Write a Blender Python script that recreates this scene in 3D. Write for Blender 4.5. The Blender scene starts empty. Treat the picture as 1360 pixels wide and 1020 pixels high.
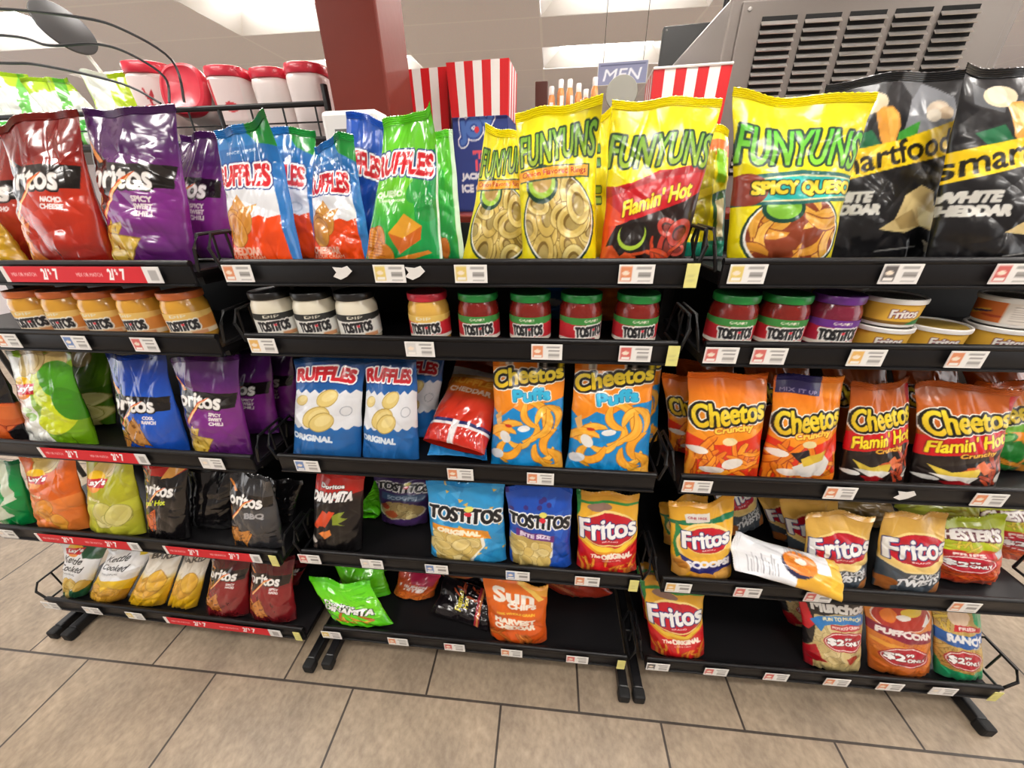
import bpy, math, random
import numpy as np
from mathutils import Matrix, Vector

# ------------------------------------------------------------------ camera, world, light, exposure
scene = bpy.context.scene
col = scene.collection
cam_d = bpy.data.cameras.new('camera')
cam_d.sensor_width = 36.0
cam_d.lens = 483.218 / 1360.0 * 36.0
cam_d.clip_start = 0.02
cam = bpy.data.objects.new('camera', cam_d)
col.objects.link(cam)
cam.matrix_world = (Matrix.Translation((0, 0, 1.2800)) @ Matrix.Rotation(math.radians(5.9), 4, 'Z')
                    @ Matrix.Rotation(math.radians(90 - 26.5429), 4, 'X') @ Matrix.Rotation(math.radians(-0.9731), 4, 'Z'))
scene.camera = cam
w = bpy.data.worlds.new('store_air'); scene.world = w; w.use_nodes = True
w.node_tree.nodes['Background'].inputs[0].default_value = (1.0, 0.98, 0.97, 1)
w.node_tree.nodes['Background'].inputs[1].default_value = 1.15
scene.view_settings.view_transform = 'Standard'
scene.view_settings.look = 'None'
scene.view_settings.gamma = 1.0
scene.view_settings.exposure = 0.5
LAMP = 19.5            # strength of the ceiling lamps' diffusers
CEIL = 2.53

# ------------------------------------------------------------------ small helpers
def lin(c):
    c = np.asarray(c, dtype=np.float64)
    return np.where(c <= 0.04045, c / 12.92, ((c + 0.055) / 1.055) ** 2.4)
def hx(s):
    return tuple(int(s[i:i + 2], 16) / 255 for i in (0, 2, 4))
def mat(name, c, rough=0.5, metal=0.0, emit=0.0, coat=0.0, trans=0.0, alpha=1.0, attr=False, bump=0.0, bscale=60, spec=0.5):
    m = bpy.data.materials.new(name); m.use_nodes = True
    nt = m.node_tree; b = nt.nodes['Principled BSDF']
    if isinstance(c, str): c = hx(c)
    l = [float(x) for x in lin(c)]
    b.inputs['Base Color'].default_value = (*l, 1)
    b.inputs['Roughness'].default_value = rough
    b.inputs['Metallic'].default_value = metal
    b.inputs['Coat Weight'].default_value = coat
    b.inputs['Coat Roughness'].default_value = 0.12
    b.inputs['Transmission Weight'].default_value = trans
    b.inputs['Specular IOR Level'].default_value = spec
    b.inputs['Alpha'].default_value = alpha
    if emit:
        b.inputs['Emission Color'].default_value = (*l, 1)
        b.inputs['Emission Strength'].default_value = emit
    if attr:
        a = nt.nodes.new('ShaderNodeAttribute'); a.attribute_name = 'print'
        nt.links.new(a.outputs['Color'], b.inputs['Base Color'])
    if bump:
        n = nt.nodes.new('ShaderNodeTexNoise'); n.inputs['Scale'].default_value = bscale
        tc = nt.nodes.new('ShaderNodeTexCoord')
        nt.links.new(tc.outputs['Object'], n.inputs['Vector'])
        bp = nt.nodes.new('ShaderNodeBump'); bp.inputs['Strength'].default_value = bump; bp.inputs['Distance'].default_value = 0.004
        nt.links.new(n.outputs['Fac'], bp.inputs['Height'])
        nt.links.new(bp.outputs['Normal'], b.inputs['Normal'])
    return m
M = {}
M['film'] = mat('printed_film', 'ffffff', 0.30, attr=True, coat=0.4, bump=0.4, bscale=38)
M['film_shiny'] = mat('shiny_printed_film', 'ffffff', 0.2, attr=True, coat=0.9, bump=0.5, bscale=26)
M['paper'] = mat('printed_paper', 'ffffff', 0.55, attr=True)
M['black'] = mat('black_painted_steel', '101013', 0.38, bump=0.05, bscale=400)
M['deck'] = mat('shelf_deck_steel', '131214', 0.4, spec=.35)
M['wire'] = mat('black_wire', '121214', 0.35)
M['rubber'] = mat('black_rubber', '0d0d0e', 0.7)
M['white_lid'] = mat('white_plastic', 'e8e6e2', 0.35)
M['steel'] = mat('brushed_steel', '8f8883', 0.4, metal=0.7, bump=0.05, bscale=90)
M['slat'] = mat('louver_steel', 'c9c5c0', 0.34, metal=0.7)
M['dark'] = mat('vent_recess', '121212', 0.8)
M['grey'] = mat('grey_plastic', '6b6a66', 0.5)
M['discdark'] = mat('dark_grey_disc', '4a4a4b', 0.5)
M['screen'] = mat('black_monitor_shell', '1c1c1b', 0.5)
M['white'] = mat('white_enamel', 'efeeea', 0.4)
M['diffuser'] = mat('lamp_diffuser', 'fffaf4', 0.5, emit=LAMP)
M['lampframe'] = mat('lamp_reflector', 'eceae6', 0.4)
M['red_plastic'] = mat('red_plastic', 'dc2f45', 0.3, coat=0.3)
M['jug'] = mat('milky_plastic', 'f1e6e2', 0.35, coat=0.2)

def link(name, me, m, parent=None):
    o = bpy.data.objects.new(name, me)
    col.objects.link(o)
    if m is not None: me.materials.append(m)
    if parent is not None: o.parent = parent
    return o
def mesh(name, verts, faces, smooth=False):
    me = bpy.data.meshes.new(name)
    me.from_pydata(verts, [], faces)
    me.update()
    if smooth: me.shade_smooth()
    return me
def tag(o, label, cat, group=None):
    o['label'] = label; o['category'] = cat
    if group: o['group'] = group
    return o
def empty(name, loc, rz, label, cat, group=None):
    o = bpy.data.objects.new(name, None); col.objects.link(o)
    o.location = loc; o.rotation_euler = (0, 0, rz); o.empty_display_size = 0.05
    return tag(o, label, cat, group)

class MB:
    """collects shapes into ONE mesh"""
    def __init__(s): s.v = []; s.f = []
    def add(s, v, f):
        k = len(s.v); s.v += [tuple(p) for p in v]; s.f += [tuple(i + k for i in q) for q in f]
    def box(s, x0, x1, y0, y1, z0, z1, bev=0.0, mtx=None):
        x0, x1 = sorted((x0, x1)); y0, y1 = sorted((y0, y1)); z0, z1 = sorted((z0, z1))
        if bev <= 0:
            v = [(x, y, z) for x in (x0, x1) for y in (y0, y1) for z in (z0, z1)]
            f = [(0, 1, 3, 2), (4, 6, 7, 5), (0, 4, 5, 1), (2, 3, 7, 6), (0, 2, 6, 4), (1, 5, 7, 3)]
        else:
            import bmesh
            bm = bmesh.new(); bmesh.ops.create_cube(bm, size=1.0)
            for p in bm.verts:
                p.co = ((x0 + x1) / 2 + p.co.x * (x1 - x0), (y0 + y1) / 2 + p.co.y * (y1 - y0), (z0 + z1) / 2 + p.co.z * (z1 - z0))
            bmesh.ops.bevel(bm, geom=bm.edges[:], offset=bev, segments=2, affect='EDGES', profile=0.5)
            bm.verts.index_update()
            v = [tuple(p.co) for p in bm.verts]; f = [tuple(q.index for q in g.verts) for g in bm.faces]
            bm.free()
        if mtx is not None: v = [tuple(mtx @ Vector(p)) for p in v]
        s.add(v, f)
    def tube(s, pts, r, n=8, closed=False):
        P = [Vector(p) for p in pts]; N = len(P); v = []; f = []
        up = Vector((0.13, 0.31, 0.94)).normalized()
        for i, p in enumerate(P):
            a = P[(i - 1) % N] if (closed or i > 0) else p
            c = P[(i + 1) % N] if (closed or i < N - 1) else p
            d = (c - a).normalized()
            x = d.cross(up)
            if x.length < 1e-3: x = d.cross(Vector((1, 0, 0)))
            x.normalize(); y = d.cross(x)
            rr = r[i] if isinstance(r, (list, tuple)) else r
            for k in range(n):
                t = 2 * math.pi * k / n
                v.append(p + x * (rr * math.cos(t)) + y * (rr * math.sin(t)))
        for i in range(N if closed else N - 1):
            for k in range(n):
                a = i * n + k; b = i * n + (k + 1) % n; c = ((i + 1) % N) * n + (k + 1) % n; d = ((i + 1) % N) * n + k
                f.append((a, b, c, d))
        if not closed:
            f.append(tuple(range(n - 1, -1, -1))); f.append(tuple((N - 1) * n + k for k in range(n)))
        s.add(v, f)
    def lathe(s, prof, n=40, c=(0, 0), sx=1.0, sy=1.0, pw=2.0):
        v = []; f = []
        for r, z in prof:
            for k in range(n):
                t = 2 * math.pi * k / n; ct, st = math.cos(t), math.sin(t)
                q = 1.0 if pw == 2.0 else (abs(ct) ** pw + abs(st) ** pw) ** (-1.0 / pw)
                v.append((c[0] + r * sx * q * ct, c[1] + r * sy * q * st, z))
        for i in range(len(prof) - 1):
            for k in range(n):
                f.append((i * n + k, i * n + (k + 1) % n, (i + 1) * n + (k + 1) % n, (i + 1) * n + k))
        f.append(tuple(range(n - 1, -1, -1))); f.append(tuple((len(prof) - 1) * n + k for k in range(n)))
        s.add(v, f)
    def build(s, name, m, parent=None, smooth=False):
        o = link(name, mesh(name, s.v, s.f, smooth), m, parent)
        if smooth:
            try: o.data.set_sharp_from_angle(angle=math.radians(40))
            except Exception: pass
        return o

def grid_faces(nu, nv, wrap=False):
    c = nu if wrap else nu + 1
    i = np.arange(nu); j = np.arange(nv)
    I, J = np.meshgrid(i, j)
    I2 = (I + 1) % c if wrap else I + 1
    return np.stack([J * c + I, J * c + I2, (J + 1) * c + I2, (J + 1) * c + I], -1).reshape(-1, 4)
def grid_mesh(name, P, C=None, wrap=False, smooth=True):
    nv = P.shape[0] - 1; nu = P.shape[1] - (0 if wrap else 1)
    me = bpy.data.meshes.new(name)
    me.from_pydata(P.reshape(-1, 3), [], grid_faces(nu, nv, wrap))
    if C is not None:
        a = me.color_attributes.new('print', 'FLOAT_COLOR', 'POINT')
        q = np.ones((P.shape[0] * P.shape[1], 4), dtype=np.float32); q[:, :3] = lin(np.clip(C, 0, 1)).reshape(-1, 3)
        a.data.foreach_set('color', q.ravel())
    me.update()
    if smooth: me.shade_smooth()
    return me

# ------------------------------------------------------------------ print canvas: flat artwork for packs and tags
_glyph = {}
def glyphs(s):
    if s in _glyph: return _glyph[s]
    cu = bpy.data.curves.new('lettering', 'FONT'); cu.body = s; cu.resolution_u = 4
    o = bpy.data.objects.new('lettering', cu)
    me = o.to_mesh(); me.calc_loop_triangles()
    v = np.array([p.co[:2] for p in me.vertices]); t = np.array([q.vertices[:] for q in me.loop_triangles])
    o.to_mesh_clear(); bpy.data.objects.remove(o); bpy.data.curves.remove(cu)
    lo = v.min(0); hi = v.max(0)
    _glyph[s] = ((v - lo) / (hi - lo), t)
    return _glyph[s]
def dilate(m, n):
    for i in range(n):
        q = m.copy(); q[1:] |= m[:-1]; q[:-1] |= m[1:]; q[:, 1:] |= m[:, :-1]; q[:, :-1] |= m[:, 1:]
        if i % 2:
            q[1:, 1:] |= m[:-1, :-1]; q[:-1, :-1] |= m[1:, 1:]; q[1:, :-1] |= m[:-1, 1:]; q[:-1, 1:] |= m[1:, :-1]
        m = q
    return m
class Cv:
    def __init__(s, c, W=440, H=616, seed=0):
        s.W = W; s.H = H; s.a = np.zeros((H, W, 3), np.float32); s.r = random.Random(seed)
        s.a[:] = hx(c) if isinstance(c, str) else c
    def _put(s, m, x0, y0, c, al=1.0):
        h, w = m.shape
        a0, b0 = max(0, y0), max(0, x0); a1, b1 = min(s.H, y0 + h), min(s.W, x0 + w)
        if a1 <= a0 or b1 <= b0: return
        m = m[a0 - y0:a1 - y0, b0 - x0:b1 - x0]
        reg = s.a[a0:a1, b0:b1]
        if isinstance(c, tuple) and isinstance(c[0], str):      # two inks, upper to lower
            t = np.clip((np.arange(h)[a0 - y0:a1 - y0] / max(1, h - 1)), 0, 1)[:, None, None]
            cc = np.array(hx(c[0])) * (1 - t) + np.array(hx(c[1])) * t
            cc = np.broadcast_to(cc, reg.shape)
            reg[m] = reg[m] * (1 - al) + cc[m] * al
        else:
            cc = np.array(hx(c) if isinstance(c, str) else c, np.float32)
            reg[m] = reg[m] * (1 - al) + cc * al
    def grad(s, stops):
        v = 1 - np.arange(s.H) / (s.H - 1)
        vs = [q[0] for q in stops]; cs = np.array([hx(q[1]) for q in stops])
        s.a[:] = np.stack([np.interp(v, vs, cs[:, k]) for k in range(3)], -1)[:, None, :]
        return s
    def P(s, pts, c, al=1.0):
        p = np.array([(u * s.W, (1 - v) * s.H) for u, v in pts])
        x0, y0 = np.floor(p.min(0)).astype(int); x1, y1 = np.ceil(p.max(0)).astype(int)
        x0 = max(x0, -2); y0 = max(y0, -2); x1 = min(x1, s.W + 2); y1 = min(y1, s.H + 2)
        if x1 <= x0 or y1 <= y0: return s
        X, Y = np.meshgrid(np.arange(x0, x1) + .5, np.arange(y0, y1) + .5)
        m = np.zeros(X.shape, bool)
        for i in range(len(p)):
            (xa, ya), (xb, yb) = p[i - 1], p[i]
            if ya == yb: continue
            m ^= ((ya > Y) != (yb > Y)) & (X < (xb - xa) * (Y - ya) / (yb - ya) + xa)
        s._put(m, x0, y0, c, al); return s
    def R(s, u0, v0, u1, v1, c, al=1.0):
        return s.P([(u0, v0), (u1, v0), (u1, v1), (u0, v1)], c, al)
    def E(s, u, v, ru, rv, c, rot=0, al=1.0):
        k = s.W / s.H; a = math.radians(rot); pts = []
        for i in range(28):
            t = 2 * math.pi * i / 28; x = ru * math.cos(t); y = rv * math.sin(t) / k
            pts.append((u + x * math.cos(a) - y * math.sin(a), v + (x * math.sin(a) + y * math.cos(a)) * k))
        return s.P(pts, c, al)
    def T(s, txt, u, v, w, h, c, outs=(), sh=0.0, rot=0.0, arc=0.0, bold=0, taper=0.0, wave=0.0):
        if not txt: return s
        g, tr = glyphs(txt)
        W = w * s.W; H = h * s.H; a = math.radians(rot)
        x = g[:, 0] - .5; y = g[:, 1] - .5
        y2 = y * (1 + taper * x * 2)
        px = x * W + sh * y2 * H; py = y2 * H + arc * s.H * (1 - 4 * x * x) + wave * s.H * np.sin(x * 2 * math.pi)
        X = u * s.W + px * math.cos(a) - py * math.sin(a)
        Y = (1 - v) * s.H - (px * math.sin(a) + py * math.cos(a))
        pad = 4 + bold + max([o[1] for o in outs], default=0)
        x0 = int(math.floor(X.min())) - pad; y0 = int(math.floor(Y.min())) - pad
        m = np.zeros((int(Y.max()) + pad + 2 - y0, int(X.max()) + pad + 2 - x0), bool)
        for i, j, k in tr:
            ax, ay, bx, by, cx, cy = X[i], Y[i], X[j], Y[j], X[k], Y[k]
            den = (by - cy) * (ax - cx) + (cx - bx) * (ay - cy)
            if abs(den) < 1e-9: continue
            xa = int(min(ax, bx, cx)) ; xb = int(max(ax, bx, cx)) + 2; ya = int(min(ay, by, cy)); yb = int(max(ay, by, cy)) + 2
            QX = np.arange(xa, xb) + .5; QY = (np.arange(ya, yb) + .5)[:, None]
            l1 = ((by - cy) * (QX - cx) + (cx - bx) * (QY - cy)) / den
            l2 = ((cy - ay) * (QX - cx) + (ax - cx) * (QY - cy)) / den
            m[ya - y0:yb - y0, xa - x0:xb - x0] |= (l1 >= -.001) & (l2 >= -.001) & (l1 + l2 <= 1.001)
        m = dilate(m, bold)
        for oc, n in outs: s._put(dilate(m, n), x0, y0, oc)
        s._put(m, x0, y0, c); return s
    def mix(s, c1, c2, t):
        a, b = np.array(hx(c1)), np.array(hx(c2)); return tuple(float(q) for q in a * (1 - t) + b * t)
    def chips(s, kind, n, reg, size, c1, c2, rim):
        R = s.r; u0, v0, u1, v1 = reg; k = s.W / s.H
        for i in range(n):
            u = R.uniform(u0, u1); v = R.uniform(v0, v1); z = size * R.uniform(.75, 1.2); rot = R.uniform(0, 360); t = R.random()
            c = s.mix(c1, c2, t); c3 = s.mix(c1, c2, min(1, t + .35))
            ca, sa = math.cos(math.radians(rot)), math.sin(math.radians(rot))
            L = lambda p: [(u + (x * ca - y * sa) * z, v + (x * sa + y * ca) * z * k) for x, y in p]
            if kind == 'tri':
                T_ = [(0, 1), (-.9, -.55), (.9, -.5)]
                s.P(L([(x * 1.08, y * 1.08) for x, y in T_]), rim); s.P(L(T_), c)
                for _ in range(26):
                    a = R.random(); b = R.random()
                    if a + b > 1: a, b = 1 - a, 1 - b
                    x = T_[0][0] + a * (T_[1][0] - T_[0][0]) + b * (T_[2][0] - T_[0][0]); y = T_[0][1] + a * (T_[1][1] - T_[0][1]) + b * (T_[2][1] - T_[0][1])
                    (q,) = L([(x * .9, y * .9)]); s.E(q[0], q[1], z * R.uniform(.04, .12), z * R.uniform(.04, .12) * k, s.mix(c1, c2, R.random()) if R.random() < .7 else rim)
            elif kind == 'oval':
                e = R.uniform(.62, .85)
                s.E(u, v, z * 1.05, z * e * k * 1.07, rim, rot); s.E(u, v, z, z * e * k, c, rot)
                s.E(u + .14 * z, v + .12 * z * k, z * .7, z * e * .62 * k, c3, rot)
            elif kind == 'ring':
                e = R.uniform(.6, .95)
                s.E(u, v, z * 1.05, z * e * 1.06 * k, rim, rot); s.E(u, v, z, z * e * k, c, rot); s.E(u, v, z * .82, z * e * .78 * k, c3, rot)
                s.E(u, v, z * .6, z * e * .55 * k, rim, rot); s.E(u + .05 * z, v - .05 * z, z * .5, z * e * .44 * k, s.mix(c1, rim, .55) if isinstance(rim, str) else rim, rot)
            else:
                ww = {'stick': .17, 'puff': .24}[kind]; bend = {'stick': .12, 'puff': .55}[kind] * R.choice((-1, 1))
                A = [-1 + 2 * q / 8 for q in range(9)]
                def band(wd, dy=0): return L([(x, bend * (1 - x * x) + wd * (1 - abs(x) ** 6 * .5) + dy) for x in A] + [(x, bend * (1 - x * x) - wd * (1 - abs(x) ** 6 * .5) + dy) for x in reversed(A)])
                s.P(band(ww + .06), rim); s.P(band(ww), c); s.P(band(ww * .35, ww * .35), c3)
        return s
    def sample(s, U, V, k=3):
        """box filtered lookup; U, V in 0..1"""
        a = np.pad(s.a, ((k, k + 1), (k, k + 1), (0, 0)), mode='edge').astype(np.float64)
        I = np.zeros((a.shape[0] + 1, a.shape[1] + 1, 3)); I[1:, 1:] = a.cumsum(0).cumsum(1)
        x = np.clip((U * s.W).astype(int), 0, s.W - 1) + k; y = np.clip(((1 - V) * s.H).astype(int), 0, s.H - 1) + k
        h = max(1, k // 2)
        return (I[y + h + 1, x + h + 1] - I[y - h, x + h + 1] - I[y + h + 1, x - h] + I[y - h, x - h]) / (2 * h + 1) ** 2

# ------------------------------------------------------------------ artwork of each kind of pack
def wavy(c, v, amp, n, col_, lower, ph=0):
    q = [(i / 60, v + amp * math.sin(i / 60 * n * 2 * math.pi + ph)) for i in range(61)]
    c.P(q + [(1, lower), (0, lower)], col_)
def zig(c, v, amp, n, col_, lower):
    q = [(i / (2 * n), v + (amp if i % 2 else -amp)) for i in range(2 * n + 1)]
    c.P(q + [(1, lower), (0, lower)], col_)
def logo_d(c, v=.60, u=.31, w=.92, h=.155, flame=True):
    c.P([(-.02, v + .27), (.10, v + .19), (.30, v + .09), (.98, v + .06), (.95, v - .09), (.42, v - .085), (.26, v - .2), (.14, v - .28), (.02, v - .12), (-.02, v)], '14100f')
    c.P([(-.02, v + .26), (.03, v + .25), (.22, v + .1), (.16, v + .09)], 'e08a3c')
    c.T('Doritos', u, v, w, h, 'f4f2ee', [('14100f', 9), ('77706c', 3)], bold=4, rot=-3)
    c.P([(.08, v - .10), (.15, v - .255), (.42, v - .02), (.62, v + .035), (.44, v - .05), (.17, v - .30), (.05, v - .11)], 'd8541c')
    c.P([(.10, v - .12), (.155, v - .275), (.40, v - .05), (.55, v + .01), (.4, v - .08), (.17, v - .30), (.08, v - .13)], 'f6c98a')
def lines(c, L, u, v, h, colr, w=.04, dv=.05, rot=-3, bold=2, outs=()):
    for i, t in enumerate(L): c.T(t, u, v - i * dv, w * len(t), h, colr, outs, bold=bold, rot=rot)
def doritos(bg, mid, low, flav, k1, k2, rim, seed, v=.60):
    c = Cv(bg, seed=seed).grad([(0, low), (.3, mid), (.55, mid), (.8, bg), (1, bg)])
    logo_d(c, v)
    lines(c, flav, .66, v - .16, .034, 'efe6e6')
    c.chips('tri', 4, (.08, .07, .42, .2), .25, k1, k2, rim)
    return c
def sun_logo(c, u, v, s=1.0):
    c.E(u, v + .02, .19 * s, .13 * s, 'f7c51e'); c.E(u, v - .05, .15 * s, .08 * s, 'f0932b')
    c.P([(u - .25 * s, v + .035), (u + .24 * s, v + .06), (u + .2 * s, v - .06), (u - .22 * s, v - .07)], 'ce1f2d')
    c.T("Lay's", u + .03, v - .005, .36 * s, .085 * s, 'ffffff', [('9c1420', 3)], bold=3, rot=6, sh=.1)
def lays(bg, low, seed, kind=0, flav='', ribbon='e0402c'):
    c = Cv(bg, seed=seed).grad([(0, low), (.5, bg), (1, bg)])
    c.chips('oval', 2, (.3, .88, .8, .97), .2, 'e8d08a', 'd5b565', 'a98838')
    if kind == 1:                               # lime: white left panel, green leaves
        c.P([(0, 1), (.1, 1), (.5, .9), (.38, .55), (.5, .2), (.62, 0), (0, 0)], 'e9ede6')
        c.E(.62, .62, .22, .22, 'c6d51d', 20); c.E(.82, .72, .26, .2, '4c9d1c', 40); c.E(.72, .3, .3, .16, 'd0de20', 60); c.E(.9, .45, .16, .2, '3f8e14', 20)
        c.chips('oval', 3, (.3, .86, .62, .95), .17, 'd8c48c', 'c2a965', '96783a')
        c.E(.34, .3, .1, .05, '8fbc58'); c.E(.28, .38, .1, .03, 'b9d79a')
        sun_logo(c, .25, .62, .9)
    else:
        c.P([(0, .45), (.4, .38), (1, .5), (1, .3), (.4, .16), (0, .28)], low)
        sun_logo(c, .27, .72, 1.05)
        c.T(flav, .27, .47, .3, .03, 'f6e9d0', bold=1, rot=-4)
        c.chips('oval', 5, (.42, .08, .8, .32), .2, 'f2b648' if kind == 0 else 'e3dc94', 'e08f2c' if kind == 0 else 'cfc56a', 'b8661c' if kind == 0 else '9c9a3c')
    return c
def ruf_logo(c, v, h=.15, w=.86, u=.40):
    c.T('RUFFLES', u, v, w, h, 'd3202c', [('17337f', 15), ('ffffff', 9)], bold=6, rot=-2, arc=.015)
def ruffles(kind, seed):
    if kind == 'cheddar':
        c = Cv('1f6cb4', seed=seed)
        c.R(0, .9, 1, 1, '2a7fc6'); c.P([(.55, 1), (1, 1), (1, .84), (.7, .9)], '1e8f3a')
        wavy(c, .74, .008, 9, 'e8ebf0', 0); c.T('SINCE 1958', .42, .86, .5, .02, 'bcd7f0', bold=1)
        c.P([(.86, .72), (1, .74), (1, 0), (.94, 0), (.9, .3)], '2a73c0')
        zig(c, .36, .012, 4, 'ee4a10', 0); c.P([(.86, .74), (1, .74), (1, 0), (.92, 0)], '2d78c2')
        ruf_logo(c, .67)
        c.P([(.32, .54), (.44, .44), (.62, .46), (.48, .36), (.44, .28), (.3, .36), (.08, .4)], 'd89a48')
        c.chips('oval', 3, (.2, .22, .46, .38), .17, 'e2a54b', 'c9812c', 'a65f1c')
        c.T('CHEDDAR', .32, .09, .5, .06, 'f6b69a', bold=3); c.T('& SOUR CREAM', .34, .035, .55, .03, 'f6b69a', bold=1)
    elif kind == 'cheddar_side':
        c = ruffles('cheddar', seed); c.P([(0, .74), (.5, .74), (.5, .36), (0, .36)], 'e8ebf0')
        c.E(.68, .42, .12, .045, 'c3ccd8'); c.E(.68, .42, .1, .03, 'e8ebf0')
    elif kind == 'queso':
        c = Cv('62c92a', seed=seed).grad([(0, '0f8f43'), (.3, '2fae38'), (.55, '6fce2c'), (1, '63cc2a')])
        c.P([(.62, .75), (1, .8), (1, 0), (.8, 0), (.7, .35)], '129a48')
        c.E(.72, .52, .16, .08, '2aa33f', 30); c.E(.86, .4, .14, .1, '1e8f3a', -20)
        c.P([(.985, .82), (1, .82), (1, 0), (.975, 0)], 'dfeee0')
        ruf_logo(c, .70, .14, .95, .46)
        c.T('QUESO', .30, .50, .42, .045, 'd8f3c8', bold=3); c.T('CHEESE FLAVORED', .36, .455, .4, .016, 'd8f3c8', bold=1)
        c.P([(.36, .22), (.55, .36), (.8, .27), (.78, .17), (.52, .06)], 'c9651c'); c.P([(.36, .22), (.55, .36), (.8, .27), (.55, .18)], 'e2a12e')
        c.chips('oval', 6, (.04, .03, .34, .2), .13, 'e6a13a', 'd07c22', '9e5717')
        for i in range(9): c.P([(.02, .05 + i * .022), (.34 - i * .01, .02 + i * .022), (.34 - i * .01, .03 + i * .022), (.02, .058 + i * .022)], 'b9661a')
        c.P([(.4, .02), (.86, .09), (.9, .07), (.5, -.02)], 'e08b2c')
    elif kind == 'queso_side':
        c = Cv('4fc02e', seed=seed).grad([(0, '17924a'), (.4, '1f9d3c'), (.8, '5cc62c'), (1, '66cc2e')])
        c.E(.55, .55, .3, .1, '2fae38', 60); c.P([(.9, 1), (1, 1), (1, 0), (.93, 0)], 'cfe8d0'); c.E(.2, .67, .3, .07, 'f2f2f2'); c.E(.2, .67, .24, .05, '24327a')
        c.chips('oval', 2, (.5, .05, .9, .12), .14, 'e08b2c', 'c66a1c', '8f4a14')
    elif kind == 'blue':
        c = Cv('1546a5', seed=seed).grad([(0, '12337c'), (1, '1d57bd')])
        c.T('SINCE 1958', .5, .78, .5, .02, 'bcd7f0', bold=1); ruf_logo(c, .68)
    else:
        c = Cv('1e63ae', seed=seed).grad([(0, '3a78b4'), (.3, '2569b0'), (.8, '1c5ba2'), (1, '174a86')])
        zig(c, .70, .02, 7, 'e4e6ea', .30); zig(c, .31, .02, 7, '2468ae', 0)
        ruf_logo(c, .86, .12, .84, .47)
        for p in [(.16, .6, .1), (.55, .63, .15), (.42, .43, .2), (.5, .38, .18)]:
            c.E(p[0], p[1], p[2] * 1.06, p[2] * .56, 'b89a4a', 25); c.E(p[0], p[1], p[2], p[2] * .5, 'e3cb7c', 25); c.E(p[0] + .02, p[1] + .02, p[2] * .7, p[2] * .3, 'ecd993', 25)
        c.E(.83, .5, .08, .055, '9aa2ad'); c.E(.83, .5, .07, .048, 'e4e6ea')
        c.T('ORIGINAL', .36, .20, .62, .062, 'dfe9f4', bold=4, rot=-3)
    return c
def fun_logo(c, v, txt='FUNYUNS', u=.5, w=.92, h=.20, rot=4, c1=('6aa83a', 'b0c636')):
    c.T(txt, u, v, w, h, c1, [('173f2f', 8), ('0f3326', 5)], bold=2, rot=rot, sh=.12, wave=.012)
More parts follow.
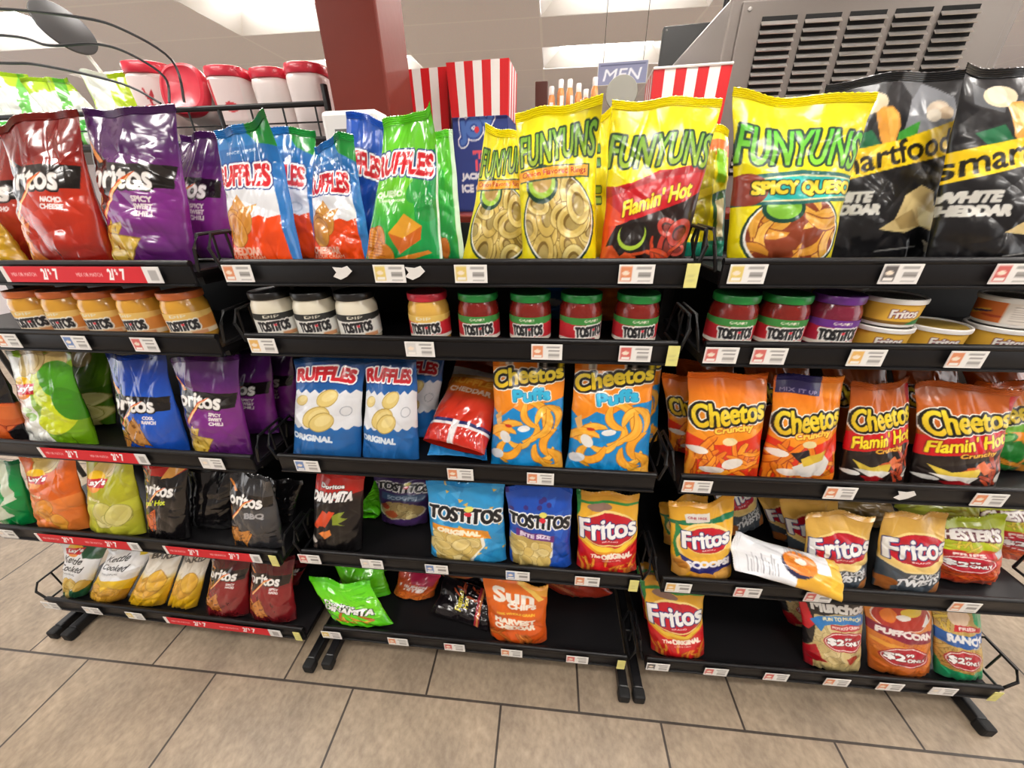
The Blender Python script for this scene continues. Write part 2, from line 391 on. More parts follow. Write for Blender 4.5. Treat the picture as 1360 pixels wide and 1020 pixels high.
def funyuns(kind, seed):
    c = Cv('f2e30c', seed=seed)
    if kind == 'onion':
        c.E(.5, .28, .46, .34, '14382e'); c.E(.5, .285, .44, .325, 'f3efe2'); c.E(.5, .29, .425, .31, 'a5893f')
        c2 = Cv('a5893f', seed=seed + 3); c2.chips('ring', 26, (.05, .0, .95, .6), .19, 'eadb93', 'd0b35c', '7f6428')
        X, Y = np.meshgrid((np.arange(440) + .5) / 440, 1 - (np.arange(616) + .5) / 616)
        m = ((X - .5) / .425) ** 2 + ((Y - .29) / (.31)) ** 2 < 1; c.a[m] = c2.a[m]
        c.E(.3, .54, .2, .13, '17402f'); c.E(.3, .545, .17, .1, '9dc43a'); c.E(.3, .56, .12, .075, 'c09e5a')
        c.P([(.02, .56), (.9, .585), (.9, .675), (.02, .65)], '1b4330'); c.P([(.0, .57), (.88, .595), (.88, .665), (.0, .64)], 'f5a41c')
        c.T('Onion Flavored Rings', .45, .617, .8, .05, 'c2251c', [('f7d84a', 2)], bold=1, rot=2)
        fun_logo(c, .80)
    elif kind == 'hot':
        c.P([(0, .5), (.25, .53), (.5, .6), (.75, .6), (1, .68), (1, 0), (0, 0)], 'c41420')
        c.P([(0, .52), (.2, .5), (.35, .56), (.5, .58), (1, .66), (1, .6), (.5, .54), (0, .44)], 'a50f1c')
        c.P([(.0, .42), (.2, .3), (.2, .1), (0, .0)], 'e5461c')
        c.P([(.12, .25), (.5, .33), (.8, .40), (1, .48), (1, 0), (0, 0), (.05, .14)], '241310')
        c.P([(0, .1), (.1, .12), (.2, .04), (.3, .1), (.42, 0), (0, 0)], 'dd5a2a')
        c.E(.32, .17, .17, .11, '141010'); c.E(.30, .18, .15, .1, 'a8c93a'); c.E(.3, .2, .13, .09, '1c1412')
        c2 = Cv('241310', seed=seed); c.chips('ring', 5, (.42, .06, .86, .24), .13, 'd8574a', 'b83a2c', '3a1410')
        c.chips('stick', 7, (.4, .02, .95, .12), .1, 'e0662c', 'c43a1c', '5a1a10')
        c.T("Flamin' Hot", .52, .425, .72, .10, 'f5e02a', [('8d1014', 4)], bold=3, rot=15, sh=.3)
        fun_logo(c, .73, h=.2, w=.98, rot=-2, c1=('6fa83c', 'a9c43a'))
    elif kind == 'green':
        c.P([(0, .9), (1, .95), (1, .82), (0, .78)], 'e46a2a'); c.P([(.3, .82), (.7, .85), (.55, .2), (.2, .2)], 'b2a514'); c.P([(.72, .86), (.95, .86), (.9, .6), (.7, .6)], '8fd42c')
        c.P([(0, .5), (.6, .56), (.6, .5), (0, .42)], 'e7d53a'); c.P([(.62, .5), (1, .56), (1, .1), (.7, .1)], '14573f'); c.P([(.72, .45), (.9, .48), (.9, .15), (.76, .15)], 'e5d8b0'); c.P([(0, .1), (1, .12), (1, 0), (0, 0)], '1aa08a')
    elif kind == 'plain':
        c.T('F', .35, .7, .5, .25, '4f8d3c', [('173f2f', 8)], bold=6); c.T('F', .35, .42, .5, .2, '9dbd34', [('173f2f', 8)], bold=6)
    else:
        c.E(.5, .17, .44, .27, '14382e'); c.E(.5, .175, .42, .255, 'f0eee6')
        c2 = Cv('8a3c20', seed=seed); c2.chips('puff', 24, (.02, 0, .98, .42), .2, 'f0c05a', 'd9952f', '8a3c1c')
        X, Y = np.meshgrid((np.arange(440) + .5) / 440, 1 - (np.arange(616) + .5) / 616)
        m = ((X - .5) / .4) ** 2 + ((Y - .18) / .24) ** 2 < 1; c.a[m] = c2.a[m]
        c.E(.38, .34, .18, .09, '14473a'); c.E(.38, .345, .15, .07, '7fbf3a')
        c.P([(0, .36), (.5, .37), (1, .40), (1, .56), (.5, .58), (0, .54)], '18645f'); c.P([(0, .38), (.5, .39), (1, .42), (1, .54), (.5, .555), (0, .515)], 'ddd9a8'); c.P([(0, .39), (.5, .40), (1, .43), (1, .53), (.5, .545), (0, .505)], '1fb5ac')
        c.E(.08, .46, .16, .1, '8c3a2a'); c.T('SPICY QUESO', .54, .468, .84, .085, 'f2da3a', [('2a2a18', 4)], bold=4, rot=1)
        fun_logo(c, .72, h=.22, w=.95, rot=-3, c1=('56c23a', '8bd032'))
    return c
def popcorn(seed):
    c = Cv('17171a', seed=seed).grad([(0, '141417'), (.6, '19191c'), (1, '2b2b2e')])
    c.P([(.62, 1), (.78, .95), (.9, .9), (1, .7), (1, .66), (.72, .62), (.5, .6)], '8d9096'); c.P([(.1, .96), (.35, .9), (.3, .8), (.1, .85)], '5c5f63'); c.P([(.5, 1), (.68, 1), (.6, .9)], '707276')
    c.E(.30, .89, .12, .06, 'd8c9a8'); c.E(.28, .9, .07, .05, 'e9dcc0'); c.E(.79, .84, .08, .05, 'e6d4bd'); c.E(.85, .82, .06, .035, 'dcc4a4'); c.E(.76, .81, .05, .035, 'f0e6d4')
    c.P([(.33, .83), (.38, .86), (.45, .86), (.5, .82), (.51, .75), (.47, .66), (.42, .60), (.36, .68)], 'dd9a3a'); c.P([(.40, .85), (.45, .85), (.49, .8), (.49, .74), (.44, .64)], 'eab350')
    c.P([(.12, .7), (.3, .74), (.42, .58), (.3, .56)], '1d6b43'); c.P([(.5, .72), (.66, .78), (.62, .68), (.46, .58)], '45a03a'); c.P([(.2, .62), (.36, .66), (.42, .58), (.2, .54)], '27814e')
    c.P([(0, .44), (1, .61), (1, .80), (.5, .675), (0, .61)], 'f3cd16')
    c.T('smartfood', .44, .60, .98, .125, '1d1a10', bold=2, rot=13, sh=.15)
    c.T('WHITE', .14, .36, .34, .055, 'd8d7d0', bold=4, sh=.15, rot=-1); c.T('CHEDDAR', .15, .285, .46, .055, 'd8d7d0', bold=4, sh=.15, rot=-1)
    c.P([(.38, .16), (.5, .22), (.56, .36), (.68, .42), (.8, .38), (.82, .3), (.9, .34), (.98, .34), (.96, .2), (.8, .15), (.7, .18), (.6, .14)], 'd9c288'); c.P([(.66, .3), (.8, .26), (.9, .3), (.84, .16), (.7, .18)], 'e9dba6'); c.P([(.5, .22), (.62, .28), (.7, .18), (.56, .16)], 'b59a62')
    c.P([(.74, .1), (.84, .06), (.9, 0), (.8, .02)], 'd2c8ae'); c.P([(.4, .03), (.7, .06), (.7, .05), (.4, .02)], '8a8a88')
    return c
def chee(c, v, u=.5, w=.92, h=.21, rot=9):
    c.T('Cheetos', u, v, w, h, ('f6e23a', 'e0b61c'), [('f4f0e6', 19), ('17120f', 13)], bold=5, rot=rot, sh=.06, taper=-.12)
def cheetos(kind, seed):
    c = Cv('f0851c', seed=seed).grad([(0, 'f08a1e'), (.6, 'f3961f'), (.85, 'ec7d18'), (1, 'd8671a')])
    if kind in ('crunchy', 'alt'):
        c.P([(0, .42), (.3, .34), (.6, .38), (1, .5), (1, 0), (0, 0)], 'e03318')
        c.chips('stick', 22, (0, 0, 1, .3), .2, 'f6a52c', 'ea7a1c', 'b03a12')
        c.E(.12, .26, .12, .04, 'efe6dc'); c.E(.55, .14, .14, .06, 'f0e8de', 20); c.E(.5, .38, .1, .04, 'e9d6a0'); c.E(.3, .06, .16, .04, 'e9ddd2')
        if kind == 'alt':
            c.P([(.3, .12), (.7, .3), (.8, .2), (.7, .04), (.45, .02)], 'dcd8d2'); c.P([(.25, .28), (.5, .32), (.55, .2), (.4, .18)], '1d1a22'); c.P([(.4, .22), (.75, .33), (.7, .22), (.45, .14)], 'd9b83a')
            c.P([(.04, 1), (.66, 1), (.62, .86), (.02, .88)], '2b2358'); c.T('MIX IT UP', .33, .9, .5, .035, '8a80a0', bold=1, rot=-3); c.P([(.66, 1), (1, 1), (.98, .82), (.64, .86)], 'ef8a2a')
        chee(c, .66 if kind == 'crunchy' else .62); c.T('Crunchy', .55, .50 if kind == 'crunchy' else .47, .5, .075, 'f8cf4a', [('c05a14', 4)], bold=3, rot=10, sh=.2)
    elif kind == 'hot':
        c.grad([(0, '221a18'), (.7, 'd2681c'), (1, 'a8511c')])
        c.P([(0, .52), (1, .66), (1, .42), (0, .28)], 'd3161f'); c.P([(0, .3), (1, .44), (1, 0), (0, 0)], '241c1b'); c.P([(.9, .98), (1, .98), (1, .4), (.96, .5)], 'b5141d')
        c.chips('stick', 9, (.5, .02, 1, .34), .16, 'd8622c', 'b4442a', '3a1512'); c.P([(.08, .22), (.3, .16), (.62, .22), (.56, .1), (.2, .1)], 'e2c646'); c.P([(.1, .12), (.6, .12), (.5, .02), (.3, .05)], 'e6e2da'); c.P([(.2, .04), (.4, .07), (.55, .02), (.3, -.01)], 'a31c22')
        c.E(.1, .06, .1, .03, 'f0eee8'); c.P([(.56, .24), (.66, .3), (.72, .22), (.8, .2), (.66, .14)], 'e4774a'); c.E(.9, .1, .1, .05, 'd9d2c6', 40)
        c.T("Flamin' Hot", .5, .475, .88, .13, 'f7e02c', [('8c1216', 4)], bold=3, rot=12, sh=.3); c.T('Crunchy', .58, .36, .42, .06, 'f3c13a', [('7d2a12', 3)], bold=2, rot=10, sh=.2)
        chee(c, .70)
    elif kind == 'puffs':
        c.grad([(0, 'f2921e'), (1, 'f08a1c')])
        c.P([(0, .58), (.12, .5), (.3, .6), (.45, .56), (.7, .66), (1, .7), (1, 0), (0, 0)], '1488cc')
        c.chips('puff', 17, (.1, .03, .98, .56), .18, 'f9c04a', 'f3a326', 'cf7a14')
        c.E(.2, .3, .07, .07, 'e8e6e2', 30); c.E(.46, .4, .09, .03, 'ecebe8', 10); c.E(.1, .1, .1, .05, 'd9dde2', 30); c.P([(.04, .5), (.12, .56), (.14, .44), (.08, .4)], 'e2b06a'); c.E(.24, .42, .05, .015, 'c8321f')
        c.T('Puffs', .55, .73, .5, .1, '35b4dc', [('f6f4e4', 8), ('1c5f94', 3)], bold=5, rot=6, wave=.01)
        chee(c, .91, h=.14, w=.96)
    elif kind == 'jal':
        c.P([(0, .56), (1, .62), (1, .5), (0, .44)], '6fae2c'); c.P([(0, .32), (1, .4), (1, 0), (0, 0)], '1f7a2c')
        c.E(.3, .38, .16, .06, '2e8a35', 30); c.E(.3, .385, .11, .035, '7cc46a', 30); c.chips('stick', 10, (0, 0, .9, .3), .17, 'd9932a', 'b8741c', '5a4a18')
        chee(c, .70)
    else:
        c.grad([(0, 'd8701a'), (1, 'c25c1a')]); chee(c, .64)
    return c
def tost_logo(c, v, w=.94, h=.15, u=.5, rot=-3):
    c.T('TOSTITOS', u, v, w, h, '15171c', [('f5f5f2', 8)], bold=6, rot=rot)
    c.E(u + .05, v + .02, .05, .03, 'd6283a'); c.E(u + .06, v + .085, .06, .035, 'e6de6a')
def tostitos(kind, seed):
    if kind == 'original':
        c = Cv('2f97d2', seed=seed)
        for i in range(34): u = c.r.random(); v = c.r.random(); c.P([(u, v), (u + .14, v + .05), (u + .1, v - .07)], ['1f86c4', '4aaae0', '2a8fce'][i % 3])
        c.chips('tri', 16, (0, .05, 1, 1), .035, 'e8c86a', 'd9aa3c', 'b98a2c')
        c.P([(.06, .47), (.8, .43), (.84, .30), (.06, .34)], 'ee9a2a'); c.P([(.06, .38), (.2, .36), (.74, .32), (.76, .22), (.6, 0), (.1, 0)], 'f2efe0')
        c.P([(.08, .38), (.7, .32), (.72, .2), (.56, 0), (.1, 0)], 'cfb264'); c.chips('oval', 16, (.12, .03, .6, .3), .14, 'ecdba0', 'd8bd6c', 'a98f4a')
        c.T('ORIGINAL', .42, .39, .56, .058, 'f9efd4', bold=4, rot=-4); tost_logo(c, .62, h=.17)
    elif kind == 'bite':
        c = Cv('1d4fb4', seed=seed)
        for i in range(30): u = c.r.random(); v = c.r.random(); c.P([(u, v), (u + .15, v + .05), (u + .1, v - .07)], ['1a46a0', '2b62c8', '2357b8'][i % 3])
        for i in range(7): c.E(c.r.random(), c.r.uniform(.7, 1), .04, .03, '3a2a78')
        c.P([(.02, .40), (.72, .36), (.7, .12), (.5, 0), (.06, 0)], 'f0eee2'); c.P([(.03, .39), (.69, .35), (.67, .14), (.48, 0), (.06, 0)], 'bfa55c'); c.chips('oval', 15, (.1, .04, .58, .28), .12, 'ead99c', 'd5b968', '9d7f3c')
        c.P([(.12, .48), (.74, .43), (.73, .34), (.12, .39)], '6a2a7c'); c.T('BITE SIZE', .43, .41, .48, .05, 'e8dced', bold=3, rot=-3); tost_logo(c, .60)
    else:
        c = Cv('3b2358', seed=seed).grad([(0, '33204e'), (1, '463068')])
        c.R(.1, .58, .94, .72, '3a567c'); c.T('SCOOPS!', .5, .65, .56, .07, '9db6cf', bold=3); c.E(.5, .33, .46, .22, 'cfc6b0'); c.E(.5, .35, .43, .2, 'a08a58'); c.chips('oval', 16, (.2, .2, .85, .5), .11, 'cdbf8a', 'ac9660', '6d5a34'); c.E(.32, .26, .14, .08, 'a8502c'); c.E(.18, .42, .1, .06, '9c3c24')
        c.P([(0, .2), (.3, .1), (1, .22), (1, 0), (0, 0)], '42285f'); tost_logo(c, .86, h=.15)
    return c
def frito_logo(c, v, s=1.0, u=.5):
    c.E(u, v + .005, .47 * s, .235 * s, 'f3d78a', 6); c.E(u, v, .45 * s, .21 * s, 'b01226', 6); c.E(u, v, .44 * s, .20 * s, 'c5162a', 6)
    c.T('Fritos', u, v + .015, .92 * s, .25 * s, 'f4f3f0', [('23296f', 7)], bold=6, rot=7, sh=.12, taper=-.1)
    c.T('BRAND', u + .02, v - .155 * s, .26 * s, .018, 'f2d6d6', bold=1, rot=7)
def fritos(kind, seed):
    c = Cv('f0b428', seed=seed).grad([(0, 'e9a91f'), (.6, 'f4bd34'), (1, 'd59a2a')])
    if kind == 'orig':
        c.P([(0, .46), (.5, .36), (1, .5), (1, 0), (0, 0)], 'd41c22'); c.P([(0, .50), (.25, .36), (.6, .33), (1, .5), (1, .43), (.65, .26), (.3, .26), (0, .4)], 'f7cf3e')
        c.P([(0, .42), (.3, .28), (.65, .28), (1, .45), (1, .43), (.65, .25), (.3, .24), (0, .38)], 'e89b22'); c.chips('stick', 12, (0, -.02, 1, .12), .13, 'f3a53a', 'e2802a', 'b5331c')
        c.T('The', .28, .20, .16, .05, 'fbeedd', bold=2, sh=.2, rot=5); c.T('ORIGINAL', .63, .22, .5, .07, 'fbeedd', bold=4, rot=6); c.T('CORN CHIPS', .55, .14, .3, .02, 'f6c8c0', bold=1, rot=5)
        c.P([(0, 1), (.08, 1), (.05, .8), (0, .7)], '1e7a3a'); c.P([(0, .93), (1, .95), (1, .915), (0, .895)], '2c8a3e'); c.E(.36, .86, .2, .05, '8f6f62'); frito_logo(c, .58)
    elif kind == 'scoops':
        c.P([(0, .78), (.3, .8), (1, .86), (1, .79), (.3, .735), (0, .72)], '17724a'); c.P([(.08, .78), (.2, .6), (.14, .3), (.06, .2), (.02, .4)], '2a8a4e')
        c.E(.52, .44, .46, .34, 'f7d98c', 8); c.E(.52, .45, .42, .3, 'f3bb3c', 8)
        c.P([(.1, .3), (.5, .16), (1, .36), (1, .12), (.9, .06), (.5, .02), (.2, .06)], '2a2a78'); c.T('SCOOPS!', .55, .2, .7, .085, 'f2f1f6', bold=6, rot=9, sh=.1)
        c.E(.1, .1, .16, .12, 'dfa24a', 20); c.E(.12, .13, .1, .07, 'c67f2c', 20); c.E(.8, .05, .2, .07, 'e3a850', 20); c.E(.45, .0, .2, .05, 'd99438')
        c.P([(.22, .88), (.6, .92), (.6, .80), (.24, .76)], 'd9d4cc'); c.T('ONE FREE', .41, .84, .28, .03, 'b2505a', bold=1, rot=3); frito_logo(c, .54, .82, .53)
    elif kind == 'twist':
        c.grad([(0, 'd9b45c'), (.6, 'e8bd58'), (1, 'cfa04a')])
        c.E(.5, .34, .55, .2, 'f0cf7c'); c.P([(0, .36), (.3, .27), (.7, .27), (1, .42), (1, 0), (0, 0)], '4a545e'); c.P([(0, .40), (.3, .29), (.7, .29), (1, .44), (1, .40), (.7, .26), (.3, .26), (0, .36)], 'f5d892')
        c.T('FLAVOR', .62, .225, .52, .06, 'd6dade', [('23282e', 2)], bold=3, sh=.4, rot=7); c.T('TWISTS', .52, .12, .66, .1, 'e6e9ec', [('23282e', 3)], bold=5, sh=.4, rot=8)
        c.E(.1, .06, .12, .07, 'b56c34', 30); c.E(.85, .03, .12, .05, 'c07a3e', 30); frito_logo(c, .58, 1.0)
    return c
def price_oval(c, u, v, s=1.0):
    c.E(u, v, .37 * s, .15 * s, 'b3122a'); c.E(u, v, .35 * s, .135 * s, 'f2e4de'); c.E(u, v, .335 * s, .122 * s, 'bb1830')
    c.T('$2', u - .17 * s, v, .26 * s, .10 * s, 'ffffff', [('2a0a10', 3)], bold=5, rot=-3); c.T('99', u + .04 * s, v + .045 * s, .12 * s, .035 * s, 'ffffff', [('2a0a10', 2)], bold=2); c.T('ONLY', u + .14 * s, v - .03 * s, .3 * s, .05 * s, 'ffffff', [('2a0a10', 2)], bold=3, rot=-3)
def chester(kind, seed):
    if kind == 'fries':
        c = Cv('b9c41c', seed=seed).grad([(0, 'd9601c'), (.5, 'd8501c'), (.56, 'b4bf22'), (1, 'b6c420')])
        c.P([(0, .56), (.7, .58), (1, .5), (1, 0), (0, 0)], 'cf4420'); c.chips('stick', 22, (0, 0, 1, .2), .17, 'e2702c', 'c8451c', '8f2814'); c.chips('stick', 8, (.3, .52, .85, .7), .1, 'e8d44a', 'd0b83a', '8f8430')
        c.P([(0, .56), (.75, .53), (.75, .44), (0, .46)], 'c5182a'); c.T('FRIES', .42, .50, .4, .045, 'f6dfd8', bold=3, rot=-2); c.P([(.76, .54), (.9, .56), (.96, .48), (.8, .42)], 'bfc3c8')
        price_oval(c, .42, .33, 1.05); c.T("CHESTER'S", .46, .80, .88, .15, 'ece6df', [('5c1824', 9)], bold=6, rot=-6, arc=.02)
    elif kind == 'ranch':
        c = Cv('cfae5e', seed=seed); c.chips('stick', 40, (0, 0, 1, .5), .16, 'dcb96a', 'c2964a', '8e6c34'); c.P([(0, 1), (1, 1), (1, .62), (0, .7)], 'c3a86a'); c.P([(.66, 1), (1, 1), (1, .66), (.72, .8)], '2fae78'); c.chips('stick', 9, (.05, .72, .6, .95), .13, 'e6d05a', 'cfae4a', '7d6030')
        c.E(.45, .85, .2, .12, 'e6cdb4'); c.P([(.3, .66), (.86, .67), (.9, .74), (.34, .75)], 'c5182a'); c.T('FRIES', .58, .705, .34, .04, 'f3d9d6', bold=3)
        c.P([(0, .66), (.5, .60), (1, .68), (1, .48), (.5, .42), (0, .48)], '1f62b4'); c.T('RANCH', .54, .55, .74, .1, 'f1f4f8', bold=6, rot=-4); c.T('flavored', .78, .445, .24, .03, 'cfe0f2', bold=1)
        price_oval(c, .48, .24, 1.05); c.P([(0, .08), (.5, .03), (1, .08), (1, 0), (0, 0)], '2ba46c'); c.P([(0, .2), (.05, .1), (.06, 0), (0, 0)], '2ba46c')
    elif kind == 'puff':
        c = Cv('dd7c2c', seed=seed).grad([(0, 'd2702a'), (1, 'e08a34')]); c.chips('oval', 34, (0, 0, 1, .45), .07, 'e08a3a', 'c96a28', 'a04a1c')
        c.E(.5, .8, .44, .2, 'f1dcd4'); c.E(.5, .8, .42, .19, 'b5362c'); c.E(.3, .8, .12, .09, 'e27a2c', 20); c.E(.62, .86, .16, .06, 'e8c84a', 15); c.E(.5, .78, .1, .04, 'eee8e0'); c.P([(.74, .7), (.86, .84), (.9, .74), (.84, .66)], 'f0ece8')
        c.T("CHESTER'S", .5, .95, .8, .09, 'efe8e2', [('7a1a2c', 6)], bold=4, arc=.04)
        c.P([(0, .72), (.5, .60), (1, .60), (1, .44), (.5, .45), (0, .57)], '8c1a3c'); c.T('PUFFCORN', .52, .565, .86, .075, 'f4ece8', bold=5, rot=-8); c.P([(.02, .46), (.72, .37), (.72, .31), (.02, .4)], 'e8a23c'); price_oval(c, .48, .235, 1.05); c.P([(0, .12), (1, .05), (1, 0), (0, 0)], 'cf6a28')
    return c
def munchos(seed):
    c = Cv('c5b07a', seed=seed); c.chips('oval', 40, (.02, 0, 1, .62), .12, 'e3d2a0', 'd2bb7c', '9a8450'); c.P([(0, .2), (.14, .3), (.2, .12), (.3, .06), (.1, 0), (0, 0)], 'b31222'); c.P([(.6, .16), (.8, .2), (.85, .1), (.66, .06)], 'b23a28')
    c.P([(0, 1), (1, 1), (1, .84), (.18, .74), (.1, .3), (0, .2)], '1d1a1c'); c.P([(0, 1), (.06, 1), (.16, .62), (.06, .5), (0, .5)], 'cf1f2c')
    c.T('Munchos', .56, .87, .8, .14, 'eceae6', [('1d1a1c', 4)], bold=6, rot=-2); c.P([(.1, .66), (.3, .75), (.9, .78), (.98, .74), (.98, .62), (.5, .66), (.3, .62), (.22, .54)], '2f7cc0'); c.T('FUN TO MUNCH', .6, .71, .6, .045, 'e7dfae', bold=2, arc=.012)
    c.P([(.4, .645), (.9, .64), (.9, .56), (.4, .57)], 'c4303a'); c.T('POTATO CRISPS', .65, .605, .44, .035, 'f2d6d0', bold=2); price_oval(c, .62, .40, 1.0)
    return c
def dinamita(kind, seed):
    if kind == 'red':
        c = Cv('191516', seed=seed).grad([(0, '151314'), (.7, '1c1516'), (1, '9c1c1c')]); c.P([(0, 1), (1, 1), (1, .82), (.7, .78), (.5, .7), (0, .74)], 'b52018')
        for p in [(.15, .34, .14), (.3, .36, .3)]: c.P([(p[0] - .08, p[1] - .04), (p[0] + .1, p[1] + .2), (p[0] + .22, p[1] + .18), (p[0] + .04, p[1] - .06)], 'd94a24')
        c.P([(.2, .2), (.46, .3), (.5, .22), (.36, .14)], 'e8843a'); c.P([(.48, .5), (.72, .56), (.64, .48), (.78, .46), (.6, .38), (.76, .36), (.5, .36)], '8a9a2c'); c.E(.08, .07, .1, .05, 'e6dfd6')
        c.T('Doritos', .4, .88, .5, .05, 'eceae8', [('181415', 3)], bold=3); c.T('DINAMITA', .42, .74, .84, .12, 'f2f0ee', [('181415', 5)], bold=5, sh=.3, rot=4)
    else:
        c = Cv('6fe01c', seed=seed).grad([(0, '58c81a'), (.5, '7ae422'), (1, '5fd81a')])
        for i in range(14): u = c.r.random(); v = c.r.random(); c.P([(u, v), (u + .3, v + .1), (u + .26, v + .05)], ['56c41a', '8eea4a'][i % 2])
        if kind == 'green':
            c.chips('stick', 8, (.3, .04, .9, .2), .14, 'e8a83a', 'b85a24', '6a8a1c'); c.T('Doritos', .4, .5, .5, .09, 'f2f2ee', [('1a2a12', 4)], bold=3, rot=-14); c.T('DINAMITA', .5, .36, .8, .15, 'f4f4f0', [('1a2a12', 6)], bold=5, rot=-6, sh=.2)
    return c
def kettle(kind, seed):
    if kind == 'baked':
        c = Cv('e9e2d2', seed=seed).grad([(0, 'eab424'), (.42, 'f0c83a'), (.6, 'e8e2d4'), (1, 'cfc8ba')]); c.T('BAKED', .5, .93, .8, .1, '4a4540', bold=4); c.chips('oval', 7, (.1, .22, .9, .5), .26, 'f1c348', 'e3a93a', 'c1882a'); c.R(0, 0, 1, .12, 'eab81e')
        return c
    c = Cv('eceef0', seed=seed)
    if kind == 'green':
        c.P([(.45, 1), (1, 1), (1, .72), (.6, .74), (.5, .84)], '24573a'); sun_logo(c, .34, .86, .85); c.P([(0, .18), (.4, .3), (.6, .1), (1, .2), (1, 0), (0, 0)], '2c6e4c')
        c.chips('oval', 9, (.2, .06, .95, .24), .18, 'e8cf7a', 'd9b452', '9c7a2c')
    else:
        c.P([(.7, 1), (1, 1), (1, .9), (.8, .88)], 'e6c81e'); c.P([(0, .42), (1, .44), (1, 0), (0, 0)], 'f2c81c'); c.chips('oval', 9, (.1, .04, .95, .2), .2, 'e3b03a', 'd29a30', 'a8761c')
    c.T('Kettle', .38, .69 if kind == 'green' else .86, .5, .12, '2a2c30', bold=2, sh=.25, rot=-2); c.T('Cooked', .40, .54 if kind == 'green' else .68, .62, .11, '2a2c30', bold=2, sh=.25, rot=-2); c.T('ORIGINAL', .38, .43 if kind == 'green' else .55, .42, .03, '7a7f86', bold=1)
    return c
def sunchips(kind, seed):
    c = Cv('e2641a', seed=seed).grad([(0, 'd8571a'), (1, 'e6701c')]); c.P([(.55, 1), (1, 1), (1, .8), (.8, .92)], 'f0a83a'); c.P([(.5, 1), (.8, .97), (.95, .78), (.86, .76), (.75, .9)], 'f4c860')
    c.T('Sun', .47, .80, .62, .2, 'f4ece0', bold=8); c.T('CHIPS', .6, .645, .44, .075, 'f4ece0', bold=5); c.T('100% WHOLE GRAIN', .5, .51, .62, .04, 'f0b83c', bold=2)
    c.T('HARVEST', .48, .38, .66, .08, 'f6ead8', bold=5); c.T('CHEDDAR', .48, .28, .66, .08, 'f6ead8', bold=5); c.chips('stick', 9, (.05, .02, .95, .16), .15, 'e8913c', 'c4682a', '8f3c14')
    return c
